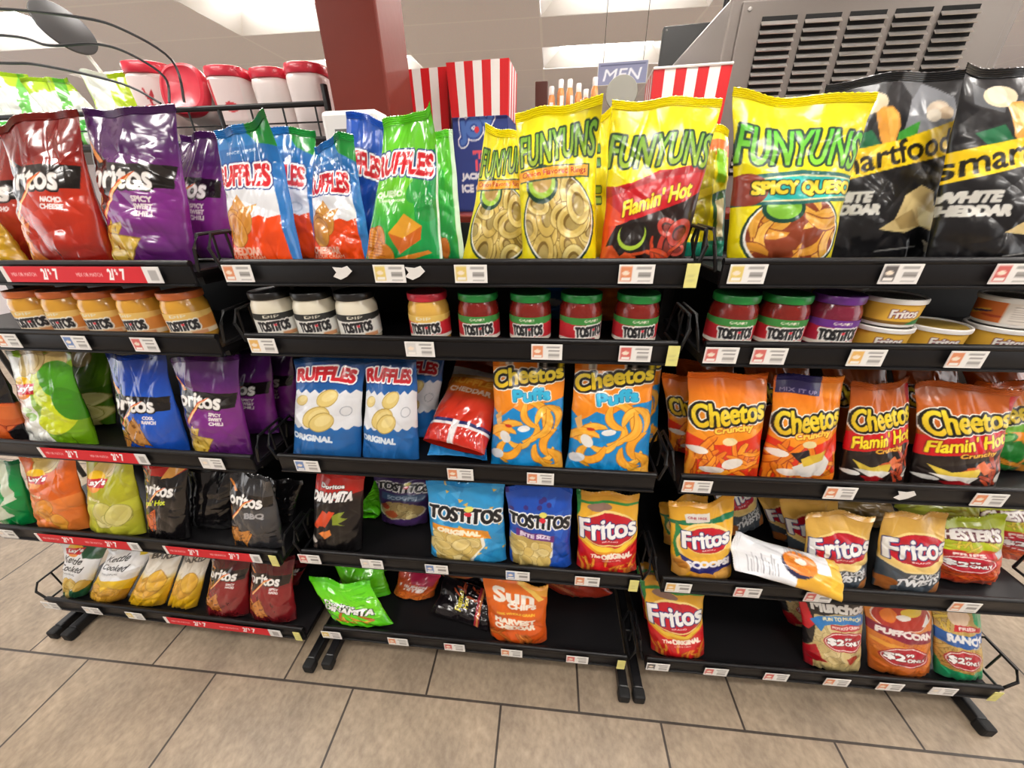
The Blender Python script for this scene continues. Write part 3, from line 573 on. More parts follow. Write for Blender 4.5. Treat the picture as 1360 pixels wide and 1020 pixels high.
ART = {
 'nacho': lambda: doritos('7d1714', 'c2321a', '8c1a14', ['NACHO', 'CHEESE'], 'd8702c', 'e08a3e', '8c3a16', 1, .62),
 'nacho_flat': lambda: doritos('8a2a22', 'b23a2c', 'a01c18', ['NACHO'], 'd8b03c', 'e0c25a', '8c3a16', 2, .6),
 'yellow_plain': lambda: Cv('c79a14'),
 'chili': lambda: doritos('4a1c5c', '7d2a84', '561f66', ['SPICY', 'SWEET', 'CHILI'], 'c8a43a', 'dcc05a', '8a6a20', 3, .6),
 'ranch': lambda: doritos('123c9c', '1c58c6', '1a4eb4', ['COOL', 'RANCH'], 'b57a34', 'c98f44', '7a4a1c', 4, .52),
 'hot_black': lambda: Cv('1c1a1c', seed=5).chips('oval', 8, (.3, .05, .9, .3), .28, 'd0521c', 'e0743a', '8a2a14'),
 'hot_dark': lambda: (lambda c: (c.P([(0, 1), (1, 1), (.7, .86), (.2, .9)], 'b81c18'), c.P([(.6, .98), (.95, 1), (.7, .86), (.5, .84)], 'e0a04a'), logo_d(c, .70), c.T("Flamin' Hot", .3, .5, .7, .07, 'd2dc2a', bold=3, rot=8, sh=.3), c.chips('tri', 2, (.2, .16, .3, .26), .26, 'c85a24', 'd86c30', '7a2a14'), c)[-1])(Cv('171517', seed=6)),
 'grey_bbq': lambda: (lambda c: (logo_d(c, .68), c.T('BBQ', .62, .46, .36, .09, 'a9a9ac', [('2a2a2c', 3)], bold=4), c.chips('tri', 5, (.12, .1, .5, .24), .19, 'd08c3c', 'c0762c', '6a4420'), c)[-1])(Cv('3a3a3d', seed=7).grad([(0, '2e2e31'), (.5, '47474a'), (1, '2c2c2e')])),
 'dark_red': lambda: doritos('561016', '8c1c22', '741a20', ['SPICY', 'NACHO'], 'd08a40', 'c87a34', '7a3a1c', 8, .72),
 'black_plain': lambda: Cv('131214'),
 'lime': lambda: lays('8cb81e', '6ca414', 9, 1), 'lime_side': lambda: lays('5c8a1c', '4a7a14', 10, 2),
 'onion': lambda: (lambda c: (c.P([(.5, 1), (.7, 1), (.9, .4), (.6, .3), (.8, .1), (.4, 0), (.3, .05), (.66, .4)], 'cfd8c0'), c.E(.1, .5, .2, .1, '8cc83a'), c.E(.3, .95, .2, .08, 'd8ceb0'), c)[-1])(Cv('0f9a4c', seed=11).grad([(0, '0c8a44'), (.6, '14a050'), (1, '0e6c3a')])),
 'bbq': lambda: lays('e0661c', 'e8823a', 12, 0, 'BARBECUE'), 'pickle': lambda: lays('b5b428', 'c6c83a', 13, 2, 'DILL PICKLE'),
 'cheddar': lambda: ruffles('cheddar', 14), 'cheddar_side': lambda: ruffles('cheddar_side', 15), 'ruffle_blue': lambda: ruffles('blue', 16), 'queso': lambda: ruffles('queso', 17), 'queso_side': lambda: ruffles('queso_side', 18), 'original': lambda: ruffles('original', 19),
 'funyuns': lambda: funyuns('onion', 20), 'funyuns_plain': lambda: funyuns('plain', 21), 'funyuns_hot': lambda: funyuns('hot', 22), 'funyuns_green': lambda: funyuns('green', 23), 'funyuns_queso': lambda: funyuns('queso', 24),
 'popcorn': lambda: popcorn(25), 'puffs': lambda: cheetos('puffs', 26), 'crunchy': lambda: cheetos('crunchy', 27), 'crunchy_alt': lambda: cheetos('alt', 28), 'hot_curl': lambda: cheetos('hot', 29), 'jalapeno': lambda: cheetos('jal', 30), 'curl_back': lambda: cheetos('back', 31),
 'dinamita': lambda: dinamita('red', 32), 'dina_green': lambda: dinamita('green', 33), 'dina_plain': lambda: dinamita('plain', 34),
 'scoops_dark': lambda: tostitos('scoops', 35), 'tortilla': lambda: tostitos('original', 36), 'bite': lambda: tostitos('bite', 37),
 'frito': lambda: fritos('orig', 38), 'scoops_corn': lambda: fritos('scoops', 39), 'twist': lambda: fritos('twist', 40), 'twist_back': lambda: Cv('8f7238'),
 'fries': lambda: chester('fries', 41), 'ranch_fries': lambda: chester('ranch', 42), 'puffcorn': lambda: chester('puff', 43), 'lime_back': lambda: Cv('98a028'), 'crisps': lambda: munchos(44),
 'kettle_green': lambda: kettle('green', 45), 'kettle_yellow': lambda: kettle('yellow', 46), 'baked': lambda: kettle('baked', 47), 'multigrain': lambda: sunchips('o', 48), 'multigrain_red': lambda: (lambda c: (c.chips('stick', 9, (.2, .1, .9, .5), .2, 'b5683c', '9a4c2c', '6a2014'), c)[-1])(Cv('a8321c', seed=49)),
 'toppled': lambda: (lambda c: (c.P([(0, 1), (1, 1), (1, .86), (0, .86)], 'a8401c'), c.P([(0, .86), (1, .86), (1, .74), (0, .7)], 'd8d4d0'), c.T('RUFFLES', .5, .66, .8, .08, 'e8b04a', bold=4), c.P([(0, .74), (1, .8), (1, .5), (0, .5)], 'c8761c', .55), c.T('CHEDDAR', .5, .54, .7, .06, 'e6c8b0', bold=3), c.P([(0, .16), (1, .16), (1, .12), (0, .12)], '2a3068'), c.P([(0, .12), (1, .12), (1, .09), (0, .09)], 'e8e4e4'), c.P([(.46, .16), (.56, .16), (.56, 0), (.46, 0)], 'e4e0e0'), c)[-1])(Cv('cf3020', seed=50).grad([(0, 'c82a1c'), (.4, 'd8402a'), (.6, 'c8601c'), (1, 'a8401c')])),
 'white_back': lambda: (lambda c: (c.P([(0, .4), (.35, .4), (.4, 0), (0, 0)], 'eab03a'), c.E(.45, .4, .3, .16, '2c2c50', 20), c.E(.52, .37, .3, .17, 'e8862c', 20), c.chips('oval', 14, (.35, .28, .7, .46), .08, 'f0a03c', 'e07c24', 'b5581c'), c.E(.56, .36, .08, .06, 'f4e6d4'), [c.R(.08, .6 + i * .03, .08 + .3 + .1 * (i % 3), .608 + i * .03, '8d9098') for i in range(11)], [c.R(.72, .3 + i * .03, .95, .306 + i * .03, '9a9ca4') for i in range(8)], c.R(0, 0, 1, .06, 'e8b83a'), c)[-1])(Cv('eceef2', seed=51)),
 'pink_crunch': lambda: (lambda c: (c.P([(.2, 1), (1, 1), (.9, .55), (.4, .62)], 'b02048'), c.chips('stick', 12, (.05, .02, .95, .3), .16, 'e88a34', 'd86a24', 'a83c1c'), c.T('CRUNCH', .45, .52, .66, .1, 'f2e4e0', bold=4, rot=-4), c.T('BITES', .5, .4, .5, .1, 'f2e4e0', bold=4, rot=-4), c)[-1])(Cv('c8581c', seed=52).grad([(0, 'd8722c'), (.5, 'c8501c'), (1, 'b8402c')])),
 'black_hot': lambda: (lambda c: (c.T('Flamin', .5, .6, .5, .12, 'd6c83a', bold=3, rot=6, sh=.2), c.T('Hot', .5, .46, .3, .1, 'd6c83a', bold=3, rot=6, sh=.2), c.chips('stick', 10, (.5, .2, 1, .7), .13, 'c05a34', '8f3c24', '3a1510'), c.P([(0, .2), (1, .26), (1, .16), (0, .1)], 'a8303c'), c.P([(0, .16), (1, .2), (1, .16), (0, .12)], 'd88a4a'), c)[-1])(Cv('181417', seed=53)),
 'blue_plain': lambda: Cv('2a86c8'), 'orange_plain': lambda: Cv('d8742a'), 'blue_white': lambda: (lambda c: (c.E(.5, .5, .2, .12, 'e8eef4'), c)[-1])(Cv('1f7cc4', seed=54)),
 'green_white': lambda: (lambda c: (c.P([(0, 1), (1, 1), (1, .86), (0, .8)], 'a8cc2a'), c.P([(0, .3), (1, .4), (1, .2), (0, .1)], '3faa3a'), c.P([(.7, 1), (.9, 1), (.5, 0), (.3, 0)], '52b43a', .8), c)[-1])(Cv('e2e8e0', seed=55)),
 'lime_bright': lambda: (lambda c: (c.P([(0, 1), (.5, 1), (.5, 0), (.2, 0)], 'e2e8dc'), c)[-1])(Cv('b4d01c', seed=56)),
}
_art = {}
def art(k):
    if k not in _art: _art[k] = ART[k]()
    return _art[k]

# ------------------------------------------------------------------ a pillow bag: crimped film, creases at the seals
GLOSSY = {'chili', 'nacho', 'ranch', 'cheddar', 'cheddar_side', 'queso', 'lime', 'lime_side', 'hot_black', 'nacho_flat', 'black_plain', 'grey_bbq', 'toppled', 'dark_red', 'hot_dark', 'dina_green', 'dina_plain', 'blue_plain', 'black_hot', 'curl_back', 'green_white'}
def bag(design, wb, wt, h, shift=0.0, tilt=0.0, thick=None, seed=0, step=0.002, ear=0, wr=1.0, low=.08):
    rnd = np.random.RandomState(seed + 11)
    T = thick if thick is not None else min(0.042, 0.235 * (wb + wt) / 2)
    nu = max(20, int(max(wb, wt) / step)); nv = max(24, int(h / step)); nb = 16
    s = np.concatenate([np.linspace(-1, 1, nu + 1), np.linspace(1, -1, nb + 1)[1:-1]])
    back = np.zeros(len(s), bool); back[nu + 1:] = True
    v = np.linspace(0, 1, nv + 1)
    S, V = np.meshgrid(s, v)
    fb = .58 + .42 * (1 - (1 - np.clip(V / .2, 0, 1)) ** 2.6)
    ft = 1 - np.clip((V - .22) / .78, 0, 1) ** 1.9
    F = np.clip(fb, 0, 1) ** .62 * np.clip(ft, 0, 1)
    hw = (wb * (1 - V) + wt * V) / 2 * (1 - .038 * np.sin(math.pi * np.clip(V, 0, 1)) ** .8) 
    ph = rnd.uniform(0, 6.28, 12)
    hw = hw * (1 + wr * .012 * np.sin(V * 9 + ph[0] + S) + wr * .007 * np.sin(V * 23 + ph[1] + 2 * S))
    cs = np.clip(1 - np.abs(S) ** 2.5, 0, 1) ** .6
    Z = T * F * cs
    X = S * hw
    # creases
    D = np.zeros_like(Z)
    for i in range(7):                                                    # fans from both seals
        s0 = rnd.uniform(-.9, .9); k = rnd.uniform(-1.0, 1.0)
        d = (S - s0 - k * (1 - V)) ; D += rnd.uniform(.4, 1) * np.exp(-(d / rnd.uniform(.03, .09)) ** 2) * np.exp(-(1 - V) / .22) * rnd.choice((-1, 1))
        s0 = rnd.uniform(-.9, .9); k = rnd.uniform(-1.2, 1.2)
        d = (S - s0 - k * V); D += .7 * np.exp(-(d / rnd.uniform(.04, .09)) ** 2) * np.exp(-V / .16) * rnd.choice((-1, 1))
    for i in range(9):                                                    # dents from the sides
        v0 = rnd.uniform(.1, .9); sd = rnd.choice((-1, 1)); k = rnd.uniform(-.35, .35)
        d = (V - v0 - k * (1 - sd * S)); D += .9 * np.exp(-(d / rnd.uniform(.015, .04)) ** 2) * np.exp(-(1 - sd * S) / .35) * rnd.choice((-1, 1))
    for i in range(5):                                                    # long soft folds
        a = rnd.uniform(0, math.pi); q = (S * math.cos(a) + (V * 2 - 1) * 1.4 * math.sin(a)) * rnd.uniform(3, 7) + ph[i + 2]
        D += .45 * (np.abs(np.sin(q)) - .6)
    Z = Z + wr * .0042 * D * np.clip(F * 1.6, 0, 1) * (1 - np.abs(S) ** 6)
    Z = np.maximum(Z, .0006)
    Z[0] *= .86
    # the top seal bends a little; one corner may fold forward
    wv = wr * (.010 * np.sin(S * 2.2 + ph[8]) + .005 * np.sin(S * 6 + ph[9])) * np.clip((V - .6) / .4, 0, 1) ** 2
    if ear: wv = wv - .03 * np.clip((S * ear + .2) / 1.2, 0, 1) ** 2 * np.clip((V - .72) / .28, 0, 1) ** 1.5
    Y = np.where(back[None, :], Z * .75, -Z) + wv
    X = X + shift * V
    H = h * V + tilt * S / 2 * V ** 2 + wr * .004 * np.sin(S * 3 + ph[10]) * V ** 3
    P = np.stack([X, Y, H], -1)
    c = art(design)
    U = np.where(back[None, :], np.where(S > 0, .985, .015), (S + 1) / 2)
    C = c.sample(U, np.clip((V - low) / (1 - low), 0, 1), k=3)
    me = grid_mesh('chip_bag', P, C, wrap=True)
    o = link('chip_bag', me, M['film_shiny'] if design in GLOSSY else M['film'])
    # crimped top seal
    n = 48; ss = np.linspace(-1, 1, n + 1); rows = 9
    q = np.linspace(0, 1, rows + 1)
    SS, Q = np.meshgrid(ss, q)
    hw1 = np.interp(ss, s[:nu + 1], X[-1, :nu + 1]); y1 = np.interp(ss, s[:nu + 1], (wv[-1, :nu + 1])); z1 = np.interp(ss, s[:nu + 1], H[-1, :nu + 1])
    sl = .013
    front = np.stack([np.broadcast_to(hw1, SS.shape), y1 - .0012 + .0008 * np.where(np.arange(rows + 1)[:, None] % 2, 1, -1) + (0 if not ear else -.004) * Q, z1 + Q * sl - .0015 + .0008 * np.sin(SS * 60) * (Q > .95)], -1)
    backp = front.copy(); backp[..., 1] += .0022
    PP = np.concatenate([front, backp[::-1]], 0)
    CC = np.broadcast_to(c.sample((SS + 1) / 2 * .98 + .01, np.full_like(SS, .985), 3), front.shape)
    me2 = grid_mesh('top_seal', PP, np.concatenate([CC, CC[::-1]], 0), smooth=False)
    link('top_seal', me2, o.data.materials[0], o)
    return o

# ------------------------------------------------------------------ the setting
def node_floor():
    m = bpy.data.materials.new('stone_floor_tile'); m.use_nodes = True
    nt = m.node_tree; b = nt.nodes['Principled BSDF']; N = nt.nodes.new; L = nt.links.new
    tc = N('ShaderNodeTexCoord'); mp = N('ShaderNodeMapping')
    mp.inputs['Location'].default_value = (4.5050, 3.8920, 0)
    L(tc.outputs['Object'], mp.inputs['Vector'])
    br = N('ShaderNodeTexBrick'); br.offset = .5; br.squash = 1
    br.inputs['Scale'].default_value = 1; br.inputs['Mortar Size'].default_value = .0035; br.inputs['Mortar Smooth'].default_value = .3
    br.inputs['Brick Width'].default_value = .4405; br.inputs['Row Height'].default_value = .4405; br.inputs['Bias'].default_value = 0
    br.inputs['Color1'].default_value = (0.325, 0.26, 0.19, 1); br.inputs['Color2'].default_value = (0.37, 0.30, 0.225, 1); br.inputs['Mortar'].default_value = (0.05, 0.038, 0.03, 1)
    L(mp.outputs['Vector'], br.inputs['Vector'])
    n1 = N('ShaderNodeTexNoise'); n1.inputs['Scale'].default_value = 7; n1.inputs['Detail'].default_value = 8; n1.inputs['Roughness'].default_value = .68
    n2 = N('ShaderNodeTexNoise'); n2.inputs['Scale'].default_value = 70; n2.inputs['Detail'].default_value = 5
    mp2 = N('ShaderNodeMapping'); mp2.inputs['Scale'].default_value = (1, .8, 1); mp2.inputs['Rotation'].default_value = (0, 0, .5)
    L(tc.outputs['Object'], mp2.inputs['Vector']); L(mp2.outputs['Vector'], n1.inputs['Vector']); L(mp2.outputs['Vector'], n2.inputs['Vector'])
    cr = N('ShaderNodeValToRGB'); cr.color_ramp.elements[0].position = .3; cr.color_ramp.elements[1].position = .75
    cr.color_ramp.elements[0].color = (.62, .60, .58, 1); cr.color_ramp.elements[1].color = (1.22, 1.18, 1.12, 1)
    L(n1.outputs['Fac'], cr.inputs['Fac'])
    mx = N('ShaderNodeMix'); mx.data_type = 'RGBA'; mx.blend_type = 'MULTIPLY'; mx.inputs['Factor'].default_value = 1
    L(br.outputs['Color'], mx.inputs['A']); L(cr.outputs['Color'], mx.inputs['B'])
    cr2 = N('ShaderNodeValToRGB'); cr2.color_ramp.elements[0].position = .3; cr2.color_ramp.elements[1].position = .7
    cr2.color_ramp.elements[0].color = (.80, .79, .78, 1); cr2.color_ramp.elements[1].color = (1.12, 1.12, 1.12, 1)
    L(n2.outputs['Fac'], cr2.inputs['Fac'])
    mx2 = N('ShaderNodeMix'); mx2.data_type = 'RGBA'; mx2.blend_type = 'MULTIPLY'; mx2.inputs['Factor'].default_value = 1
    L(mx.outputs['Result'], mx2.inputs['A']); L(cr2.outputs['Color'], mx2.inputs['B'])
    L(mx2.outputs['Result'], b.inputs['Base Color'])
    b.inputs['Roughness'].default_value = .42
    bp = N('ShaderNodeBump'); bp.inputs['Strength'].default_value = .35; bp.inputs['Distance'].default_value = .003
    ad = N('ShaderNodeMath'); ad.operation = 'SUBTRACT'; L(n1.outputs['Fac'], ad.inputs[0]); L(br.outputs['Fac'], ad.inputs[1])
    L(ad.outputs[0], bp.inputs['Height']); L(bp.outputs['Normal'], b.inputs['Normal'])
    return m
def node_ceiling():
    m = bpy.data.materials.new('ceiling_tile'); m.use_nodes = True
    nt = m.node_tree; b = nt.nodes['Principled BSDF']; N = nt.nodes.new; L = nt.links.new
    tc = N('ShaderNodeTexCoord'); mp = N('ShaderNodeMapping'); mp.inputs['Location'].default_value = (.12, -3.1 + .61 * 10, 0)
    L(tc.outputs['Object'], mp.inputs['Vector'])
    br = N('ShaderNodeTexBrick'); br.offset = 0; br.inputs['Scale'].default_value = 1; br.inputs['Mortar Size'].default_value = .011; br.inputs['Mortar Smooth'].default_value = .1
    br.inputs['Brick Width'].default_value = 1.22; br.inputs['Row Height'].default_value = .61
    br.inputs['Color1'].default_value = (.89, .87, .90, 1); br.inputs['Color2'].default_value = (.91, .89, .92, 1); br.inputs['Mortar'].default_value = (.97, .96, .97, 1)
    L(mp.outputs['Vector'], br.inputs['Vector'])
    n = N('ShaderNodeTexNoise'); n.inputs['Scale'].default_value = 90; L(tc.outputs['Object'], n.inputs['Vector'])
    mx = N('ShaderNodeMix'); mx.data_type = 'RGBA'; mx.blend_type = 'MULTIPLY'; mx.inputs['Factor'].default_value = .12
    L(br.outputs['Color'], mx.inputs['A']); L(n.outputs['Color'], mx.inputs['B']); L(mx.outputs['Result'], b.inputs['Base Color'])
    b.inputs['Roughness'].default_value = .9
    return m
def struct(name, mb, m):
    o = mb.build(name, m); o['kind'] = 'structure'; return o
XL, XR, YF, YB = -6.5, 6.5, -3.0, 8.6
q = MB(); q.box(XL, XR, YF, YB, -.05, 0); struct('floor', q, node_floor())
wallm = mat('painted_wall', 'e2dde2', 0.8, bump=.05, bscale=200)
q = MB(); q.box(XL, XR, YB, YB + .1, 0, CEIL + .3); struct('wall_back', q, wallm)
q = MB(); q.box(XL - .1, XL, 3.2, YB, 0, CEIL + .3); struct('wall_left', q, wallm)
q = MB(); q.box(XR, XR + .1, 4.6, YB, 0, CEIL + .3); struct('wall_right', q, wallm)
q = MB(); q.box(XL, XR, YF - .1, YF, 0, CEIL + .3); struct('added_wall_front', q, mat('reflection_dimming_wall', '8a8480', .7))  # unseen wall behind the camera, added to darken reflections in the bag film
# lay-in ceiling with openings for the recessed lamps
lamps = [(-2.56, 3.1), (-.12, 3.1), (2.32, 3.1), (-5.0, 3.1), (-2.56, 4.3), (-.12, 4.3), (2.32, 4.3), (-5.0, 4.3),
         (-2.56, 5.52), (2.32, 5.52), (-2.56, 1.88), (-.12, 1.88), (2.32, 1.88), (-5.0, 1.88), (-2.56, .66), (2.32, .66), (-.12, .66),
         (-2.56, -.56), (-.12, -.56), (2.32, -.56), (-2.56, -1.78), (-.12, -1.78), (2.32, -1.78)]
q = MB()
GX = [-6.22 - 1.22 + 1.22 * i for i in range(12)]
ys = [3.1 + .61 * i for i in range(-10, 10)]
taken = {(round((x + .12) / 1.22), round((y - 3.1) / .61)) for x, y in lamps}
for i in range(-6, 6):
    for j in range(-10, 10):
        if (i, j) in taken: continue
        x0 = -.12 + 1.22 * i; y0 = 3.1 + .61 * j
        x1, y1 = x0 + 1.22, y0 + .61
        x0, x1 = max(XL, x0), min(XR, x1); y0, y1 = max(YF, y0), min(YB, y1)
        if x1 - x0 < .01 or y1 - y0 < .01: continue
        q.box(x0, x1, y0, y1, CEIL, CEIL + .02)
q.box(XL, XR, YF, YB, CEIL + .3, CEIL + .34)
struct('ceiling', q, node_ceiling())
for n, (x, y) in enumerate(lamps):
    place = ['far left', 'centre', 'right', 'outer left'][[-2.56, -.12, 2.32, -5.0].index(x)]
    row = {3.1: 'first row beyond the pillar', 4.3: 'second row beyond the pillar', 5.52: 'third row beyond the pillar', 1.88: 'row above the back shelves', .66: 'row above the racks', -.56: 'row above the aisle', -1.78: 'row behind the camera'}[y]
    e = empty('ceiling_light', (x + .61, y + .305, CEIL), 0, 'white recessed fluorescent ceiling light, %s, %s' % (place, row), 'ceiling light', 'recessed ceiling lights')
    m = MB(); a, b_, c_, d_ = .605, .30, .44, .145                     # sloped reflector
    up = .11
    v = [(-a, -b_, 0), (a, -b_, 0), (a, b_, 0), (-a, b_, 0), (-c_, -d_, up), (c_, -d_, up), (c_, d_, up), (-c_, d_, up),
         (-a, -b_, .02), (a, -b_, .02), (a, b_, .02), (-a, b_, .02), (-c_, -d_, up + .02), (c_, -d_, up + .02), (c_, d_, up + .02), (-c_, d_, up + .02)]
    f = []
    for i in range(4):
        j = (i + 1) % 4; f += [(i, 4 + i, 4 + j, j), (8 + i, 8 + j, 12 + j, 12 + i), (i, j, 8 + j, 8 + i), (4 + i, 12 + i, 12 + j, 4 + j)]
    m.add(v, f); m.build('lamp_reflector', M['lampframe'], e)
    m = MB(); m.box(-c_, c_, -d_, d_, up - .004, up + .016); m.build('diffuser', M['diffuser'], e)

# dark red pillar
woodm = mat('dark_red_wood', '6e2416', 0.42, bump=.08, bscale=30, spec=.3)
q = MB(); q.box(-.637, -.469, 1.25, 1.47, 0, CEIL, bev=.006); struct('trim_1', q, woodm)
q = MB(); q.box(-.165, -.055, 4.0, 4.11, 0, 2.215, bev=.006)
o = q.build('wood_post', mat('dark_wood', '45190f', .4)); tag(o, 'short dark brown wooden post far behind the yellow bags', 'post')

# ------------------------------------------------------------------ racks
UN = [(-1.6329, 0.6688, -0.0198, 0.9182), (-0.6537, 0.6623, -0.0028, 0.9059), (0.3065, 0.6613, 0.0109, 0.9042)]
ZS = [1.1854, 1.0337, 0.7325, 0.4351, 0.128]
OF = [-0.0417, -0.0374, -0.006, 0.0291, 0.056]
DECKS = [.022, .031, .034, .034, .034]
TAGS = {(0, 0): [], (0, 1): [(0.382, 'o'), (0.567, 'b'), (0.744, 'r')], (0, 2): [(0.811, 'w')], (0, 3): [(0.035, 'w')], (0, 4): [(0.019, 'w'), (0.178, 'w'), (0.337, 'y')], (1, 0): [(0.036, 'o'), (0.35, 'y'), (0.508, 'y'), (0.81, 'o')], (1, 1): [(0.04, 'a'), (0.391, 'w'), (0.654, 'o'), (0.827, 'r')], (1, 2): [(0.077, 'b'), (0.46, 'o'), (0.648, 'o')], (1, 3): [(0.022, 'r'), (0.201, 'w'), (0.38, 'b'), (0.596, 'b'), (0.774, 'o')], (1, 4): [(0.024, 'y'), (0.235, 'o'), (0.408, 'r'), (0.578, 'o'), (0.767, 'r')], (2, 0): [(0.04, 'y'), (0.288, 'k'), (0.46, 'r')], (2, 1): [(0.029, 'r'), (0.117, 'r'), (0.29, 'a'), (0.46, 'o')], (2, 2): [(0.035, 'o'), (0.332, 'o'), (0.623, 'o')], (2, 3): [(0.038, 'a'), (0.203, 'r'), (0.367, 'r'), (0.69, 'o')], (2, 4): [(0.03, 'k'), (0.187, 'r'), (0.345, 'r'), (0.501, 'o'), (0.634, 'o'), (0.764, 'w')]}
PROMO = {(0, 0): [(.476, .855)], (0, 2): [(.305, .628)], (0, 3): [(.139, .487), (.567, .866)], (0, 4): [(.444, .847)]}
STICK = {(1, 0): [.906], (1, 1): [.899], (1, 3): [.89], (1, 4): [.89], (2, 4): [.89], (0, 3): [.905], (0, 4): [.901]}
TORN = {(1, 0): [.255, .4], (2, 2): [.461]}
INK = {'o': 'e0743a', 'r': 'cf4038', 'y': 'e3c24a', 'b': '4a72b8', 'a': 'e8a83c', 'k': '3a3434', 'w': 'b9b4b0'}
def flat_print(name, cv, x0, x1, y, z0, z1, step, parent, mname='paper'):
    """a thin printed card facing -y"""
    nu = max(4, int((x1 - x0) / step)); nv = max(4, int((z1 - z0) / step))
    X, Zz = np.meshgrid(np.linspace(0, 1, nu + 1), np.linspace(0, 1, nv + 1))
    F = np.stack([x0 + (x1 - x0) * X, np.full_like(X, y), z0 + (z1 - z0) * Zz], -1)
    C = cv.sample(X, Zz, 2)
    G = F.copy(); G[..., 1] += .0012
    P = np.concatenate([F, G[::-1]], 0); C = np.concatenate([C, C[::-1]], 0)
    me = grid_mesh(name, P, C, smooth=False)
    return link(name, me, M[mname], parent)
_tagcv = {}
def tag_art(k):
    if k not in _tagcv:
        c = Cv('f0eeea', 180, 100)
        c.R(.04, .14, .38, .92, INK[k], .75 if k != 'w' else .35); c.E(.2, .55, .1, .12, 'f6e6d2'); c.R(.08, .18, .34, .3, 'f4f0ea')
        c.R(.5, .78, .92, .86, '8d8b88')
        for i in range(6): c.R(.56, .14 + i * .085, .90, .185 + i * .085, '85827f' if i % 2 else 'a5a29e')
        _tagcv[k] = c
    return _tagcv[k]
promo = Cv('dc1f2c', 700, 70)
promo.R(0, 0, .03, 1, 'f0e8e4'); promo.R(.90, 0, 1, 1, 'eceae8'); promo.R(.93, .15, .98, .8, 'b5b2b0')
for u in (.26, .68):
    promo.T('MIX OR MATCH', u - .12, .5, .16, .22, 'f0a8a8', bold=1); promo.T('2/', u + .018, .52, .034, .66, 'ffffff', bold=2, sh=.15); promo.T('$', u + .055, .66, .014, .4, 'ffffff', bold=1); promo.T('7', u + .09, .52, .024, .66, 'ffffff', bold=2, sh=.15)
for u, (X0, Y0, A, Wd) in enumerate(UN):
    rack = empty('shelf_rack', (X0, Y0, 0), A, ['black five-shelf snack rack on the left with red price strips', 'black five-shelf snack rack in the middle holding the white and red dip jars', 'black five-shelf snack rack on the right holding the dip cans'][u], 'shelf rack', 'snack racks along the aisle')
    m = MB(); m.box(-.02, Wd + .02, .335, .345, .04, 1.235); m.build('back_panel', M['black'], rack)
    for x in (.0, Wd):
        m = MB(); m.box(x - .014, x + .014, .3, .334, .03, 1.25, bev=.003); m.build('upright', M['black'], rack)
    for x in ((.03, .085, Wd + .022), (.012, Wd - .004), (-.018, Wd - .03))[u]:
        m = MB(); m.box(x - .013, x + .013, .06, .328, 0.004, .044, bev=.004)
        m.box(x - .013, x + .013, .09 - .18, .07, .004, .036, bev=.004)
        ft = m.build('foot', M['black'], rack)
        m = MB(); m.box(x - .016, x + .016, -.115, -.085, 0, .034, bev=.006); m.build('rubber_cap', M['rubber'], ft)
    for k in range(5):
        z = ZS[k]; y = -OF[k]; DK = DECKS[k]
        m = MB()
        m.box(0, Wd, y + .004, .333, z - DK - .012, z - DK)                       # deck
        m.box(0, Wd, y - .004, y + .004, z - .047, z - .004, bev=.002)               # price channel lip
        m.tube([(0, y, z - .005), (Wd, y, z - .005)], .0065, 10)
        m.box(0, Wd, y - .008, y + .002, z - .050, z - .045, bev=.0015)
        for x in (.02, Wd - .02): m.box(x - .006, x + .006, y + .03, .32, z - DK - .03, z - DK - .012)
        sh = m.build('shelf', M['deck'], rack, smooth=True)
        for t, kind in TAGS.get((u, k), []):
            flat_print('price_tag', tag_art(kind), t - .031, t + .031, y - .0115, z - .041, z - .008, .0022, sh)
        for a, b_ in PROMO.get((u, k), []):
            o = flat_print('promo_strip', promo, a, b_, y - .0112, z - .042, z - .010, .0016, sh); o['label'] = 'red strip marked 2/$7'
        for t in STICK.get((u, k), []):
            o = flat_print('sticker', Cv('e6e08a', 40, 60).R(.2, .3, .8, .36, 'b8b27a').R(.2, .5, .7, .56, 'b8b27a'), t - .011, t + .011, y - .0118, z - .048, z - .006, .004, sh); o['label'] = 'pale yellow sticker'
        for t in TORN.get((u, k), []):
            pts = [(-.02, -.03), (-.012, -.022), (-.018, -.012), (.0, -.014), (.012, -.01), (.02, -.02), (.008, -.03), (-.006, -.036)]
            m = MB(); n = len(pts)
            m.add([(t + px, y - .011, z + pz) for px, pz in pts] + [(t + px, y - .0098, z + pz) for px, pz in pts],
                  [tuple(range(n)), tuple(range(2 * n - 1, n - 1, -1))] + [(i, n + i, n + (i + 1) % n, (i + 1) % n) for i in range(n)])
            m.build('torn_label', M['white_lid'], sh)
        for x, dx in ((-.009, -.011), (Wd + .009, .011)):                            # wire end guards
            if (u, k, dx < 0) in ((1, 4, True), (0, 4, False), (0, 2, True), (0, 3, True)): continue
            m = MB(); b0 = y + .004
            if k == 4 and (u, dx < 0) in ((0, True), (2, False)): dx *= 1.6            # the outer ends bow outwards
            loop = [(x, b0, z - .02), (x + dx, b0 - .002, z + .022), (x + dx, b0 + .014, z + .047), (x + dx, b0 + .092, z + .05), (x + dx, b0 + .108, z + .022), (x, b0 + .104, z - .02)]
            m.tube(loop, .0034, 7)
            m.tube([(x + dx, b0 + .05, z + .048), (x + dx * .8, b0 + .05, z - .02)], .0026, 6)
            m.tube([(x, b0, z - .02), (x, b0 + .104, z - .02)], .0034, 6)
            m.build('wire_guard', M['wire'], rack, smooth=True)

